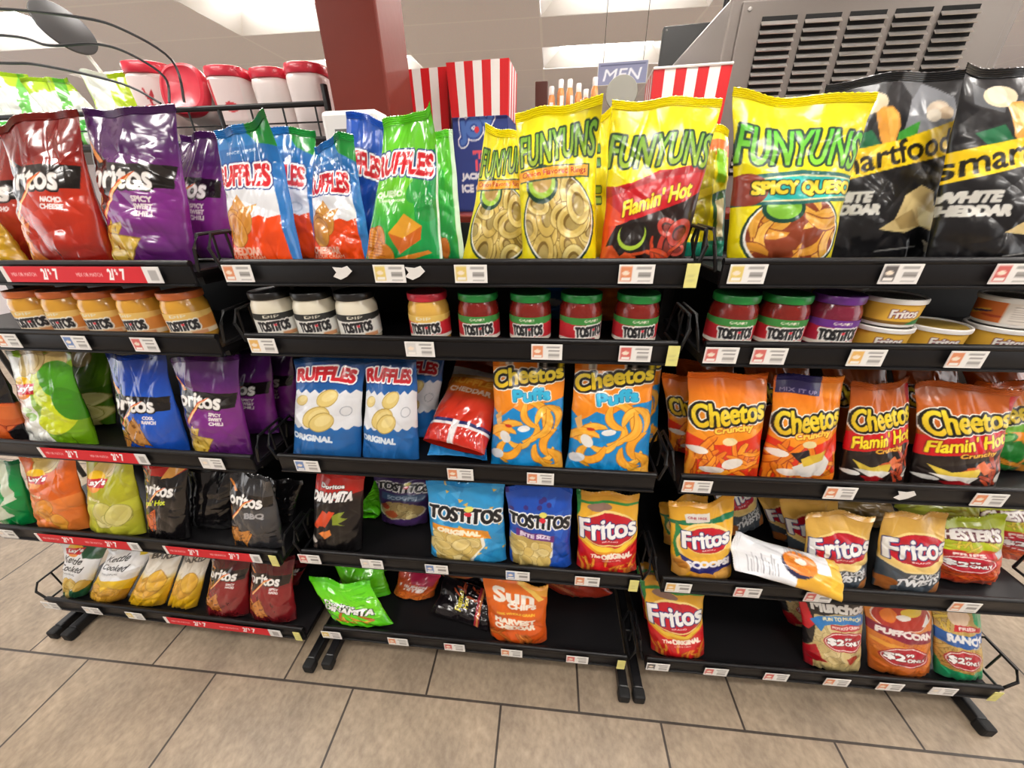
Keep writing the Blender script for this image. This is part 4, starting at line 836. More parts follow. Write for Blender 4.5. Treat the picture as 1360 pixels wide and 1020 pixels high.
def on_shelf(u, k, t, d, dz=0.0):
    """a point t metres along the shelf, d metres behind its lip, on its deck"""
    X0, Y0, A, Wd = UN[u]; y = d - OF[k]
    return Vector((X0 + t * math.cos(A) - y * math.sin(A), Y0 + t * math.sin(A) + y * math.cos(A), ZS[k] - DECKS[k] + dz))

# ------------------------------------------------------------------ bags standing on the shelves
# design, rack, shelf, metres along, metres behind the lip, width at foot, width at head, height, sideways slump, head tilt, lean, label, extra
BAGS = [
 ('nacho_flat', 0, 0, 0.342, 0.110, 0.229, 0.230, 0.243, 0.051, 0.040, 7, 'red corn chip bag cropped at the left edge of the top shelf', {}),
 ('yellow_plain', 0, 0, 0.398, 0.046, 0.134, 0.119, 0.110, -0.023, -0.012, 7, 'low yellow bag in the far left corner of the top shelf', {'thick': 0.026}),
 ('nacho', 0, 0, 0.589, 0.046, 0.193, 0.179, 0.267, 0.031, 0.027, 7, 'red nacho cheese tortilla chip bag on the top shelf beside a purple bag', {}),
 ('chili', 0, 0, 0.773, 0.064, 0.191, 0.210, 0.276, 0.035, -0.004, 7, 'large purple sweet chili tortilla chip bag in front on the top shelf', {}),
 ('chili', 0, 0, 0.779, 0.160, 0.210, 0.095, 0.246, 0.078, -0.002, 7, 'purple chip bag half hidden behind the big purple bag on the top shelf', {'wr': 0.7}),
 ('cheddar', 1, 0, 0.062, 0.052, 0.154, 0.132, 0.240, 0.008, 0.023, 7, 'white and orange ridged chip bag with a blue top, leftmost on its top shelf', {'ear': 1}),
 ('cheddar_side', 1, 0, 0.062, 0.140, 0.160, 0.107, 0.246, 0.034, 0.008, 7, 'orange bottomed ridged chip bag second from left, turned away behind the first', {}),
 ('cheddar', 1, 0, 0.209, 0.085, 0.134, 0.093, 0.218, 0.011, 0.014, 7, 'white and orange ridged chip bag third from left, beside the green bag', {}),
 ('ruffle_blue', 1, 0, 0.245, 0.150, 0.124, 0.088, 0.267, 0.021, -0.024, 7, 'tall blue ridged chip bag standing behind the green bag', {}),
 ('queso', 1, 0, 0.356, 0.049, 0.166, 0.097, 0.246, 0.041, 0.017, 7, 'green queso ridged chip bag in front with its top seal bent over', {'ear': 1}),
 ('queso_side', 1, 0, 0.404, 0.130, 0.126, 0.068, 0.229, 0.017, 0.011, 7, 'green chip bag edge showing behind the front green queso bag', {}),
 ('funyuns', 1, 0, 0.547, 0.100, 0.158, 0.085, 0.224, 0.021, -0.022, 7, 'yellow onion ring snack bag with crumpled top, left of the matching upright bag', {}),
 ('funyuns', 1, 0, 0.672, 0.047, 0.145, 0.145, 0.248, -0.013, 0.010, 7, 'yellow onion ring snack bag standing upright at the middle of the top shelf', {'ear': 1}),
 ('funyuns_plain', 1, 0, 0.755, 0.150, 0.101, 0.060, 0.252, -0.019, 0.017, 7, 'plain yellow strip of a snack bag wedged behind two onion ring bags', {}),
 ('funyuns_hot', 1, 0, 0.828, 0.047, 0.156, 0.184, 0.252, 0.014, -0.002, 7, 'yellow and red flaming hot onion ring bag at the right end of the top shelf', {}),
 ('funyuns_green', 1, 0, 0.974, 0.160, 0.099, 0.095, 0.229, -0.022, -0.003, 7, 'green striped yellow snack bag in the gap behind the red flaming bag', {'wr': 1.6}),
 ('funyuns_queso', 2, 0, 0.116, 0.046, 0.180, 0.216, 0.253, -0.018, -0.019, 7, 'yellow onion ring bag with a teal spicy queso band', {}),
 ('popcorn', 2, 0, 0.338, 0.118, 0.234, 0.221, 0.288, -0.051, 0.009, 7, 'black popcorn bag with a yellow band, beside the teal banded bag', {'thick': 0.034}),
 ('popcorn', 2, 0, 0.471, 0.046, 0.210, 0.194, 0.280, -0.052, 0.004, 7, 'black popcorn bag with a yellow band, cropped by the right edge', {}),
 ('hot_black', 0, 2, 0.115, 0.046, 0.155, 0.103, 0.249, 0.044, 0.015, 7, 'black chip bag with big red chips at the far left of the third shelf', {}),
 ('lime', 0, 2, 0.312, 0.041, 0.215, 0.176, 0.254, 0.036, 0.005, 7, 'lime green and white potato chip bag in front on the third shelf', {}),
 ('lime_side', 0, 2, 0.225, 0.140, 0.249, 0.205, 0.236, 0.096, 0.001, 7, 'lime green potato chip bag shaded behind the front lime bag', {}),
 ('ranch', 0, 2, 0.605, 0.041, 0.191, 0.156, 0.252, 0.025, 0.008, 7, 'bright blue tortilla chip bag beside the lime potato chips', {}),
 ('chili', 0, 2, 0.797, 0.041, 0.166, 0.172, 0.249, 0.016, 0.013, 7, 'purple sweet chili tortilla chip bag in front on the third shelf', {}),
 ('chili', 0, 2, 0.784, 0.140, 0.194, 0.189, 0.221, 0.034, 0.018, 7, 'dark purple chip bag directly behind the front one on the third shelf', {'wr': 0.8, 'thick': 0.03}),
 ('chili', 0, 2, 0.800, 0.210, 0.200, 0.171, 0.205, 0.038, 0.014, 7, 'deepest purple chip bag, nearest the rack gap on the third shelf', {'wr': 0.8, 'thick': 0.03}),
 ('original', 1, 2, 0.098, 0.041, 0.186, 0.171, 0.252, 0.053, 0.008, 7, 'blue and white original ridged chip bag, leftmost on the middle third shelf', {}),
 ('original', 1, 2, 0.266, 0.046, 0.152, 0.123, 0.251, 0.033, 0.010, 7, 'blue and white original ridged chip bag with its neighbours tight on both sides', {}),
 ('original', 1, 2, 0.282, 0.150, 0.134, 0.149, 0.222, 0.042, 0.012, 7, 'blue and white ridged chip bag peeking out behind the second one', {}),
 ('puffs', 1, 2, 0.612, 0.041, 0.176, 0.159, 0.254, 0.004, 0.004, 7, 'orange and blue cheese puffs bag beside the toppled red bag', {}),
 ('puffs', 1, 2, 0.805, 0.041, 0.196, 0.171, 0.254, -0.004, 0.004, 7, 'orange and blue cheese puffs bag at the right end of its shelf', {}),
 ('puffs', 1, 2, 0.877, 0.172, 0.157, 0.146, 0.223, -0.010, 0.004, 7, 'cheese puffs bag showing only an edge behind the right end bag', {}),
 ('crunchy', 2, 2, 0.090, 0.130, 0.144, 0.123, 0.197, -0.054, 0.010, 7, 'orange cheese curl bag half hidden at the left end of the right shelf', {'wr': 1.2}),
 ('crunchy', 2, 2, 0.105, 0.041, 0.165, 0.170, 0.237, -0.023, -0.001, 7, 'front orange crunchy cheese curl bag with red bottom, first in its row', {}),
 ('crunchy_alt', 2, 2, 0.271, 0.043, 0.161, 0.132, 0.234, -0.027, 0.006, 7, 'orange crunchy cheese curl bag with a purple flap hanging over its top', {}),
 ('hot_curl', 2, 2, 0.431, 0.043, 0.139, 0.117, 0.224, -0.043, 0.010, 7, 'black and red flaming hot cheese curl bag beside the purple flap bag', {}),
 ('hot_curl', 2, 2, 0.596, 0.040, 0.173, 0.178, 0.222, -0.052, -0.000, 7, 'black and red flaming hot cheese curl bag, widest and furthest right', {}),
 ('jalapeno', 2, 2, 0.774, 0.120, 0.178, 0.156, 0.198, -0.056, -0.007, 7, 'green bottomed jalapeno cheese curl bag cropped by the right edge', {}),
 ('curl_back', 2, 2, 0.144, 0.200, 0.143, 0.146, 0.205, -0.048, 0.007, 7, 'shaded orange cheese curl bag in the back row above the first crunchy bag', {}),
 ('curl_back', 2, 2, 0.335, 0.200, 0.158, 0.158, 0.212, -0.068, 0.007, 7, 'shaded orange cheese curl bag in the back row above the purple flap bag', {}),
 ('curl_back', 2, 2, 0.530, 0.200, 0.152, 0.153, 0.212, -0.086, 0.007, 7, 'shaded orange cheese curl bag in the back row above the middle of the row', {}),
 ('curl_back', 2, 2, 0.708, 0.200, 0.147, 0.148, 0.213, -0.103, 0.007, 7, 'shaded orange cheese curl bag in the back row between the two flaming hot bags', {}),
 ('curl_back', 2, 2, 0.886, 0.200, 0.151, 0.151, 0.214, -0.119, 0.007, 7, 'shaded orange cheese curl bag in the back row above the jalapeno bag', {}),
 ('onion', 0, 3, -0.010, 0.041, 0.137, 0.126, 0.213, 0.053, 0.009, 7, 'emerald green potato chip bag at the left edge of the fourth shelf', {}),
 ('bbq', 0, 3, 0.167, 0.041, 0.179, 0.185, 0.238, 0.053, 0.018, 7, 'orange barbecue potato chip bag with a red ribbon logo', {}),
 ('pickle', 0, 3, 0.357, 0.041, 0.189, 0.161, 0.242, 0.065, 0.016, 7, 'yellow green dill pickle potato chip bag', {}),
 ('hot_dark', 0, 3, 0.533, 0.041, 0.133, 0.133, 0.238, 0.062, -0.000, 7, 'black flaming hot tortilla chip bag with a red top on the fourth shelf', {}),
 ('black_plain', 0, 3, 0.626, 0.090, 0.150, 0.143, 0.190, 0.051, -0.005, 7, 'plain black chip bag shaded beside the flaming hot tortilla bag', {'thick': 0.03}),
 ('grey_bbq', 0, 3, 0.820, 0.041, 0.162, 0.132, 0.228, 0.033, 0.001, 7, 'charcoal grey barbecue tortilla chip bag on the fourth shelf', {}),
 ('black_plain', 0, 3, 0.813, 0.130, 0.109, 0.121, 0.139, 0.047, -0.001, 7, 'black chip bag behind the charcoal grey bag', {}),
 ('dinamita', 1, 3, 0.075, 0.041, 0.148, 0.142, 0.235, 0.044, -0.000, 7, 'black and red rolled tortilla bag, leftmost on the middle fourth shelf', {}),
 ('scoops_dark', 1, 3, 0.233, 0.150, 0.150, 0.170, 0.142, 0.012, -0.007, 7, 'purple tortilla scoops bag set back behind the light blue bag', {}),
 ('tortilla', 1, 3, 0.456, 0.041, 0.214, 0.204, 0.232, -0.001, 0.009, 7, 'light blue original tortilla chip bag with an orange band', {}),
 ('bite', 1, 3, 0.653, 0.041, 0.167, 0.166, 0.231, -0.008, -0.002, 7, 'royal blue bite size tortilla chip bag with a purple band', {}),
 ('frito', 1, 3, 0.829, 0.041, 0.157, 0.152, 0.222, -0.014, 0.006, 7, 'red and yellow corn chip bag at the right end of the middle fourth shelf', {}),
 ('scoops_corn', 2, 3, 0.119, 0.130, 0.151, 0.127, 0.137, -0.045, 0.022, 7, 'corn chip scoops bag hidden at the left behind its matching front bag', {'wr': 1.1}),
 ('scoops_corn', 2, 3, 0.111, 0.041, 0.151, 0.155, 0.214, -0.033, 0.018, 7, 'yellow corn chip scoops bag with a dark blue band and white coupon', {}),
 ('twist', 2, 3, 0.432, 0.168, 0.149, 0.125, 0.143, -0.081, 0.017, 7, 'tan corn twist bag furthest back, left of the front pair', {'thick': 0.026}),
 ('twist', 2, 3, 0.439, 0.108, 0.146, 0.134, 0.179, -0.067, 0.013, 7, 'tan corn twist bag in the second row, just left of the front pair', {'thick': 0.026}),
 ('twist', 2, 3, 0.433, 0.041, 0.153, 0.143, 0.192, -0.037, 0.014, 7, 'tan and grey corn twist bag, left one of the front pair', {}),
 ('twist', 2, 3, 0.599, 0.041, 0.147, 0.149, 0.207, -0.042, -0.003, 7, 'tan and grey corn twist bag, right one of the front pair', {}),
 ('fries', 2, 3, 0.766, 0.085, 0.165, 0.182, 0.161, -0.043, 0.012, 7, 'lime and red hot fries bag beside the corn twist pair', {}),
 ('fries', 2, 3, 0.994, 0.160, 0.187, 0.171, 0.154, -0.089, 0.010, 7, 'lime and red hot fries bag in the second row, cropped by the right edge', {}),
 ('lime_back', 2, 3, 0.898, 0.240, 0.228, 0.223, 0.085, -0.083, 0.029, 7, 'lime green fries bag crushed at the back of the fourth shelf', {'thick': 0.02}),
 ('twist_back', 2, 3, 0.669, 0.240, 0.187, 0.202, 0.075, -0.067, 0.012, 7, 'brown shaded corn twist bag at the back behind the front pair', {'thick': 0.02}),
 ('kettle_green', 0, 4, 0.050, 0.041, 0.080, 0.169, 0.230, 0.136, 0.006, 7, 'white and dark green kettle cooked chip bag at the left end', {}),
 ('kettle_yellow', 0, 4, 0.172, 0.041, 0.134, 0.169, 0.221, 0.176, 0.025, 7, 'white and yellow kettle cooked chip bag, second from the left end', {}),
 ('baked', 0, 4, 0.322, 0.041, 0.139, 0.114, 0.230, 0.165, 0.019, 7, 'cream and golden baked chip bag, third from the left end', {}),
 ('baked', 0, 4, 0.453, 0.044, 0.109, 0.095, 0.227, 0.128, 0.014, 7, 'cream and golden baked chip bag touching a dark red bag', {}),
 ('dark_red', 0, 4, 0.621, 0.041, 0.156, 0.126, 0.233, 0.076, 0.020, 7, 'dark red tortilla chip bag beside the baked chips on the bottom shelf', {}),
 ('dark_red', 0, 4, 0.783, 0.041, 0.163, 0.135, 0.231, 0.046, 0.010, 7, 'dark red tortilla chip bag at the right end of its bottom shelf', {}),
 ('dark_red', 0, 4, 0.746, 0.150, 0.096, 0.077, 0.101, 0.067, 0.002, 7, 'dim red chip bag edge in the gap between the bottom racks', {'wr': 0.6}),
 ('multigrain', 1, 4, 0.594, 0.040, 0.172, 0.189, 0.212, -0.011, -0.002, 7, 'orange multigrain chip bag standing on the nearly empty bottom shelf', {}),
 ('frito', 2, 4, 0.100, 0.040, 0.152, 0.167, 0.248, -0.051, -0.004, 7, 'red and yellow corn chip bag at the left end of the bottom shelf', {}),
 ('frito', 2, 4, 0.092, 0.130, 0.132, 0.103, 0.204, -0.063, 0.014, 7, 'corn chip bag edge behind the left end bag on the bottom shelf', {}),
 ('crisps', 2, 4, 0.521, 0.041, 0.149, 0.164, 0.248, -0.066, -0.003, 7, 'red and cream potato crisps bag with a blue ribbon on the bottom shelf', {}),
 ('crisps', 2, 4, 0.541, 0.150, 0.151, 0.144, 0.174, -0.110, -0.005, 7, 'potato crisps bag set back, left of the blue ribbon bag', {}),
 ('puffcorn', 2, 4, 0.695, 0.041, 0.158, 0.171, 0.250, -0.079, 0.001, 7, 'orange and maroon puffed corn bag on the bottom shelf', {}),
 ('ranch_fries', 2, 4, 0.846, 0.041, 0.119, 0.120, 0.243, -0.089, -0.014, 7, 'green edged ranch fries bag with a blue band on the bottom shelf', {}),
 ('dina_green', 1, 4, 0.102, 0.040, 0.198, 0.205, 0.123, -0.074, 0.008, 18, 'bright green rolled tortilla bag tilted left on the bottom shelf', {}),
 ('dina_plain', 1, 4, 0.075, 0.135, 0.159, 0.177, 0.100, -0.030, -0.002, 14, 'bright green bag behind the tilted green bag on the bottom shelf', {}),
 ('dina_plain', 1, 4, 0.045, 0.225, 0.133, 0.112, 0.021, 0.030, -0.009, 10, 'green bag edge furthest back on the bottom shelf', {'wr': 0.6}),
 ('pink_crunch', 1, 4, 0.232, 0.140, 0.141, 0.144, 0.083, 0.025, -0.004, 14, 'orange and pink crunchy snack bag leaning beside the black bags', {}),
 ('black_hot', 1, 4, 0.396, 0.205, 0.173, 0.150, 0.150, -0.084, -0.011, 14, 'black flaming hot snack bag standing at the back of the bottom shelf', {}),
 ('multigrain_red', 1, 4, 0.795, 0.205, 0.209, 0.221, 0.150, -0.143, 0.004, 10, 'brick red multigrain chip bag at the back of the bottom shelf', {}),
 ('blue_white', 1, 1, 0.662, 0.220, 0.161, 0.135, 0.083, -0.006, 0.012, 10, 'blue and white bag sticking up behind the salsa jars', {}),
 ('orange_plain', 1, 1, 0.823, 0.215, 0.163, 0.171, 0.081, -0.017, -0.010, 10, 'plain orange bag behind the two rightmost salsa jars', {}),
]
SHELF = ['top shelves', 'jar shelves', 'third shelves', 'fourth shelves', 'bottom shelves']
STEP = [.0013, .0016, .0014, .0016, .0018]
for i, (des, u, k, t, d, wb, wt, h, sf, tl, lean, label, kw) in enumerate(BAGS):
    kw = dict(kw)
    step = STEP[k] * (1.6 if d > .105 else 1)
    o = bag(des, wb, wt, h, sf, tl, seed=i * 7 + 3, step=step, low=[.02, .05, .07, .10, .12][k], **({'thick': min(.034, .235 * (wb + wt) / 2)} | kw if k >= 2 and d < .06 else kw))
    o.location = on_shelf(u, k, t, d, .0025 + .028 * math.sin(math.radians(lean)))
    o.rotation_euler = (-math.radians(lean), 0, UN[u][2])
    tag(o, label, 'chip bag', 'bags on the ' + SHELF[k])
def lying(des, w, h, loc, rot, label, grp, thick=None, seed=0, **kw):
    """a fallen bag: rot is the XYZ rotation of an upright bag about its centre"""
    o = bag(des, w, w, h, 0, 0, thick, seed, .0022, **kw)
    Rm = Matrix.Rotation(rot[2], 4, 'Z') @ Matrix.Rotation(rot[1], 4, 'Y') @ Matrix.Rotation(rot[0], 4, 'X')
    o.matrix_world = Matrix.Translation(loc) @ Rm @ Matrix.Translation((0, 0, -h / 2))
    tag(o, label, 'chip bag', grp)
    return o
R_ = math.radians
def lay(des, w, h, loc, head, face, label, grp, thick=None, seed=0, **kw):
    """a fallen bag; head = direction of its top seal, face = direction its front looks"""
    o = bag(des, w, w, h, 0, 0, thick, seed, .0022, **kw)
    zc = Vector(head).normalized(); yc = -Vector(face).normalized(); yc = (yc - zc * yc.dot(zc)).normalized(); xc = yc.cross(zc)
    Rm = Matrix((xc, yc, zc)).transposed().to_4x4()
    o.matrix_world = Matrix.Translation(loc) @ Rm @ Matrix.Translation((0, 0, -h / 2))
    tag(o, label, 'chip bag', grp); return o
lay('toppled', .165, .25, on_shelf(1, 2, .462, .135, .122), (.22, .80, .55), (-.12, -.60, .80), 'toppled red and orange ridged chip bag lying foot first between blue and orange bags', 'bags on the third shelves', .042, 501)
lay('blue_plain', .10, .135, on_shelf(1, 2, .435, .085, .03), (1, .0, .0), (0, -.1, 1), 'plain blue bag lying flat under the toppled red bag', 'bags on the third shelves', .007, 502)
lay('white_back', .092, .205, on_shelf(2, 3, .275, .004, .096), (-.95, .22, .09), (.0, -.36, .93), 'white bag lying on its side with an orange picture, overhanging the shelf edge', 'bags on the fourth shelves', .032, 503)
lay('twist', .12, .17, on_shelf(2, 3, .245, .2, .11), (-.35, .3, .85), (.1, -.8, .55), 'tan corn chip bag slumped behind the white overturned bag', 'bags on the fourth shelves', .03, 504)
lay('dina_plain', .075, .14, on_shelf(1, 3, .122, .205, .03), (.0, 1, .0), (0, -.15, 1), 'bright green bag lying flat beside the purple scoops bag on the fourth shelf', 'bags on the fourth shelves', .024, 505)
lay('black_hot', .11, .17, on_shelf(1, 4, .425, .10, .05), (-.95, .15, .12), (0, -.5, .85), 'flat black bag lying before the other black bag on the bottom shelf', 'bags on the bottom shelves', .022, 506)


# ------------------------------------------------------------------ jars and cans
KIND = {  # contents, lid, label ground, word colour, band
 'queso': ('d9a03a', 'd8743a', 'd98a3a', '1d1a1c', 'e8c06a'), 'white': ('e9e2cc', '1b1b1c', 'ecebe4', '1d1a1c', '2a2a28'), 'con': ('e0b050', 'c8283c', 'c8202c', '1d1a1c', 'e6c060'),
 'salsa': ('7d1f18', '1f8a3c', 'c01f2a', '17171a', '3c8a3c'), 'purple': ('7a2038', '6a2c8c', 'b01c3a', '17171a', '6a2c8c')}
LIDM = {}; CONT = {}
def jar_label(kind):
    c_, l_, g_, t_, b_ = KIND[kind]
    c = Cv(g_, 420, 150)
    c.R(0, .80, 1, 1, b_); c.T('CHUNKY' if kind in ('salsa', 'purple') else 'DIP', .5, .88, .2, .1, 'e6e2d0', bold=1)
    c.P([(0, .8), (.3, .7), (.7, .7), (1, .8)], b_)
    c.T('TOSTITOS', .5, .44, .42, .40, t_, [('f4f2ec', 7)], bold=4, rot=3); c.E(.53, .5, .02, .05, 'd6283a')
    if kind in ('queso', 'white'): c.R(0, 0, 1, .2, 'eeeade' if kind == 'white' else 'e8d4b0'); c.R(.6, 0, .8, .16, 'd89a6a')
    else: c.P([(0, 0), (1, 0), (1, .12), (.5, .2), (0, .12)], 'e8e2d6'); c.T('SALSA', .5, .1, .14, .1, '9c1c24', bold=2)
    return c
LABCV = {k: jar_label(k) for k in KIND}
for k, v in KIND.items():
    LIDM[k] = mat('jar_lid_' + k, v[1], .35, coat=.3); CONT[k] = mat('jar_contents_' + k, v[0], .18, coat=.6, bump=.25 if k in ('salsa', 'purple') else 0, bscale=120)
def jar(kind, u, t, d, label, turn=0.0):
    loc = on_shelf(u, 1, t, d, .0012); Rr = .0435
    e = empty('dip_jar', loc, UN[u][2], label, 'jar', 'dip jars on the jar shelves'); e.scale = (1, 1, .96)
    m = MB(); m.lathe([(.036, .0), (.041, .004), (.0432, .012), (Rr, .03), (Rr, .078), (.0425, .088), (.039, .097), (.0375, .103)], 44)
    m.build('jar_body', CONT[kind], e, smooth=True)
    m = MB(); m.lathe([(.0385, .1005), (.041, .1015), (.0418, .104), (.0418, .114), (.0408, .1165), (.036, .1172), (.033, .1162), (.001, .1165)], 44)
    lid = m.build('lid', LIDM[kind], e, smooth=True)
    n = 90; th = np.linspace(-1.75, 1.75, n + 1); v = np.linspace(0, 1, 31)
    A, V = np.meshgrid(th, v); r = Rr + .0007
    P = np.stack([r * np.sin(A + turn), -r * np.cos(A + turn), .020 + .052 * V], -1)
    C = LABCV[kind].sample((A + 1.75) / 3.5, V, 2)
    link('wrap_label', grid_mesh('wrap_label', P, C), M['paper'], e)
    return e
ordn = ['leftmost', 'second from left', 'middle', 'fourth from left', 'rightmost']
for i, t in enumerate([.413, .504, .6, .700, .810]):
    jar('queso', 0, t, .055, 'yellow cheese dip jar with an orange lid, %s of five' % ordn[i], [.3, .05, .1, -.05, .35][i])
for i, t in enumerate([.040, .138, .236]):
    jar('white', 1, t, .055, 'creamy white dip jar with a black lid, %s of the three' % ['left one', 'middle one', 'right one'][i], [.42, .36, .3][i])
jar('con', 1, .398, .055, 'cheese dip jar with a red lid, the only one beside the salsa jars')
for i, (t, tr) in enumerate([(.507, .1), (.617, -.1), (.721, .5), (.834, .05)]):
    jar('salsa', 1, t, .055, 'green lidded salsa jar on the middle rack, %s of four' % ['leftmost', 'second from left', 'third from left', 'rightmost'][i], tr)
jar('salsa', 2, .063, .055, 'green lidded salsa jar at the left end of the right rack', -.1)
jar('salsa', 2, .157, .055, 'green lidded salsa jar right beside the purple lidded jar', -.12)
jar('purple', 2, .25, .055, 'red salsa jar with a purple lid', -.1)
DR = .047
def can_label(k):
    c = Cv('dfae3a' if k < 2 else 'd8702a', 420, 110)
    if k < 2:
        c.R(0, 0, 1, .14, '7d5a1c'); c.P([(.55, 0), (.8, 0), (.75, .4), (.62, .2)], '2c7a3c'); c.E(.52, .55, .13, .1, 'b01226', 8); c.T('Fritos', .52, .55, .24, .42, 'f2efe8', [('5c1a3a', 3)], bold=2, rot=5, sh=.1)
    else:
        c.E(.25, .4, .16, .1, 'e8b03c', 20); c.E(.3, .45, .12, .05, '3a2a5c', 10); c.E(.42, .3, .1, .06, 'b5401c'); c.R(.5, 0, 1, 1, 'e4ddd4'); [c.R(.55, .15 + i * .11, .95, .19 + i * .11, 'a59c94') for i in range(7)]
    return c
CANCV = [can_label(0), can_label(1), can_label(2)]
canm = mat('dip_can_lid', 'b9b4ac', .25, metal=.6)
def can(u, t, d, z, k, label, turn=0.0, lidc=None):
    e = empty('dip_can', on_shelf(u, 1, t, d, z + .0012), UN[u][2], label, 'can', 'dip cans on the right jar shelf')
    m = MB(); m.lathe([(.040, 0), (.0425, .002), (.043, .006), (.0455, .046), (.044, .048)], 44); m.build('can_body', M['white_lid'], e, smooth=True)
    n = 100; A, V = np.meshgrid(np.linspace(-1.9, 1.9, n + 1), np.linspace(0, 1, 25)); r = .0433 + .0022 * V + .0006
    P = np.stack([r * np.sin(A + turn), -r * np.cos(A + turn), .007 + .037 * V], -1)
    link('can_label', grid_mesh('can_label', P, CANCV[k].sample((A + 1.9) / 3.8, V, 2)), M['paper'], e)
    m = MB(); m.lathe([(.0455, .044), (.0485, .0445), (.049, .047), (.049, .0515), (.047, .0535), (.0445, .0525), (.044, .050), (.001, .0495)], 44); m.build('rim_lid', M['white_lid'], e, smooth=True)
    m = MB(); m.lathe([(.0435, .0499), (.0425, .0508), (.001, .0506)], 40); m.build('lid_film', lidc or canm, e, smooth=True)
can(2, .352, .06, 0, 0, 'yellow bean dip can at the bottom of the stack beside the purple lidded jar', -.3)
can(2, .352, .06, .0545, 0, 'yellow bean dip can on top of the stack beside the purple lidded jar', -.2)
can(2, .325, .165, 0, 1, 'dip can hidden at the bottom of the stack behind the purple lidded jar')
can(2, .325, .165, .0545, 1, 'grey topped dip can rising behind the purple lidded jar')
can(2, .452, .06, 0, 1, 'single low yellow bean dip can between the two stacks', -.35, mat('can_lid_print', 'a88a3c', .35))
can(2, .565, .06, 0, 1, 'yellow dip can underneath the orange printed can', -.4)
can(2, .565, .06, .0545, 2, 'orange printed dip can with a white back label, on top of its stack', -.95)
can(2, .672, .075, 0, 1, 'dip can at the bottom of the stack cropped by the right edge', -.4)
can(2, .672, .075, .0545, 1, 'yellow dip can on top of the stack cropped by the right edge', -.4)

# ------------------------------------------------------------------ things behind the racks
m = MB()
m.box(-.46, 1.05, 1.06, 1.66, 0, 1.23); m.box(-.90, -.46, 1.06, 1.235, 0, 1.23)
q = m.build('counter', M['screen'])
tag(q, 'dark counter behind the racks carrying the striped cartons', 'counter')
m = MB(); m.box(-.462, 1.052, 1.056, 1.662, 1.23, 1.25, bev=.004); m.box(-.902, -.462, 1.056, 1.237, 1.23, 1.25, bev=.004); m.build('counter_top', woodm, q)

def carton(x0, x1, y, z0, z1, dp, split, label, joy):
    e = empty('striped_carton', ((x0 + x1) / 2, y, z0 + .001), R_(-4), label, 'carton', 'striped cartons on the counter')
    wd = (x1 - x0); h = z1 - z0; a = wd / 2; b_ = a * 1.06
    st = mat('carton_red', 'd3161e', .45); wh = M['white']
    n = 7
    def ring(za, zb, wa, wb_, d_):
        for side in range(4):
            for i in range(n if side % 2 == 0 else n):
                f0, f1 = -1 + 2 * i / n, -1 + 2 * (i + 1) / n
                def pt(f, wv, zz):
                    p = [(f * wv, -d_), (wv, -d_ + (f + 1) * dp / 2), (-f * wv, dp - d_), (-wv, dp - d_ - (f + 1) * dp / 2)][side]
                    return (p[0], p[1], zz)
                v = [pt(f0, wa, za), pt(f1, wa, za), pt(f1, wb_, zb), pt(f0, wb_, zb)]
                (mr if i % 2 == 0 else mw).add(v, [(0, 1, 2, 3)])
    mr, mw = MB(), MB()
    zs = h * split
    ring(zs, h, a * (1 if not split else 1.0), b_, 0)
    mr.build('red_stripes', st, e); mw.build('white_stripes', wh, e)
    m = MB(); m.box(-b_ + .004, b_ - .004, .004, dp - .004, h * .8, h - .03)
    m.build('contents', M['dark'], e)
    if split:
        m = MB(); m.box(-a * .99, a * .99, .001, dp - .001, 0, zs + .002); m.build('blue_body', mat('carton_blue', '2c3f86', .45), e)
        c = Cv('2c3f86', 300, 420)
        if joy:
            c.T('JOY', .44, .765, .62, .19, '4f78c4', [('eef2f8', 12), ('2c4a9c', 7)], bold=7, rot=6); c.E(.44, .765, .045, .03, 'd8323c')
            c.T('"THE', .55, .54, .4, .07, 'e8586a', bold=3); c.T('1st', .5, .44, .2, .09, 'e8586a', bold=4); c.T('JACK &', .36, .33, .5, .07, 'e8ecf4', bold=3); c.T('ICE CREAM', .5, .22, .8, .07, 'e8ecf4', bold=3)
        else:
            c.T('JOY', .55, .80, .8, .2, '4f78c4', [('eef2f8', 10), ('2c4a9c', 5)], bold=6, rot=6)
        X, Zz = np.meshgrid(np.linspace(0, 1, 70), np.linspace(0, 1, 100))
        P = np.stack([(X - .5) * wd * .97, np.full_like(X, -.0015), zs * (.02 + 1.12 * Zz)], -1)
        P[..., 1] -= np.where(Zz > .86, .004, 0)
        c.a[:int(420 * .02)] = hx('2c3f86')
        link('front_panel', grid_mesh('front_panel', P[:88], c.sample(X, Zz, 2)[:88]), M['paper'], e)
    else:
        m = MB(); m.tube([(-b_, 0, h), (b_, 0, h), (b_, dp, h), (-b_, dp, h)], .004, 6, closed=True); m.build('white_rim', wh, e)
    return e
carton(-.345, -.150, 1.48, 1.25, 1.685, .17, .66, 'tall red and white striped carton with blue front, nearest the yellow onion ring bags', True)
carton(-.566, -.364, 1.53, 1.25, 1.685, .17, .58, 'red and white striped carton between the pillar and the taller carton', False)
carton(.312, .525, 1.47, 1.25, 1.642, .16, 0, 'red and white striped box standing before the steel cabinet', False)

# white device by the pillar
e = empty('counter_terminal', (-.533, 1.15, 1.251), 0, 'white boxy terminal with a grey screen at the foot of the red pillar', 'terminal')
m = MB(); m.box(-.08, .078, -.03, .05, .0, .252, bev=.012); m.build('housing', M['white'], e)
m = MB(); m.box(-.045, .04, -.0325, -.0295, .12, .21, bev=.001); m.build('display', M['grey'], e)

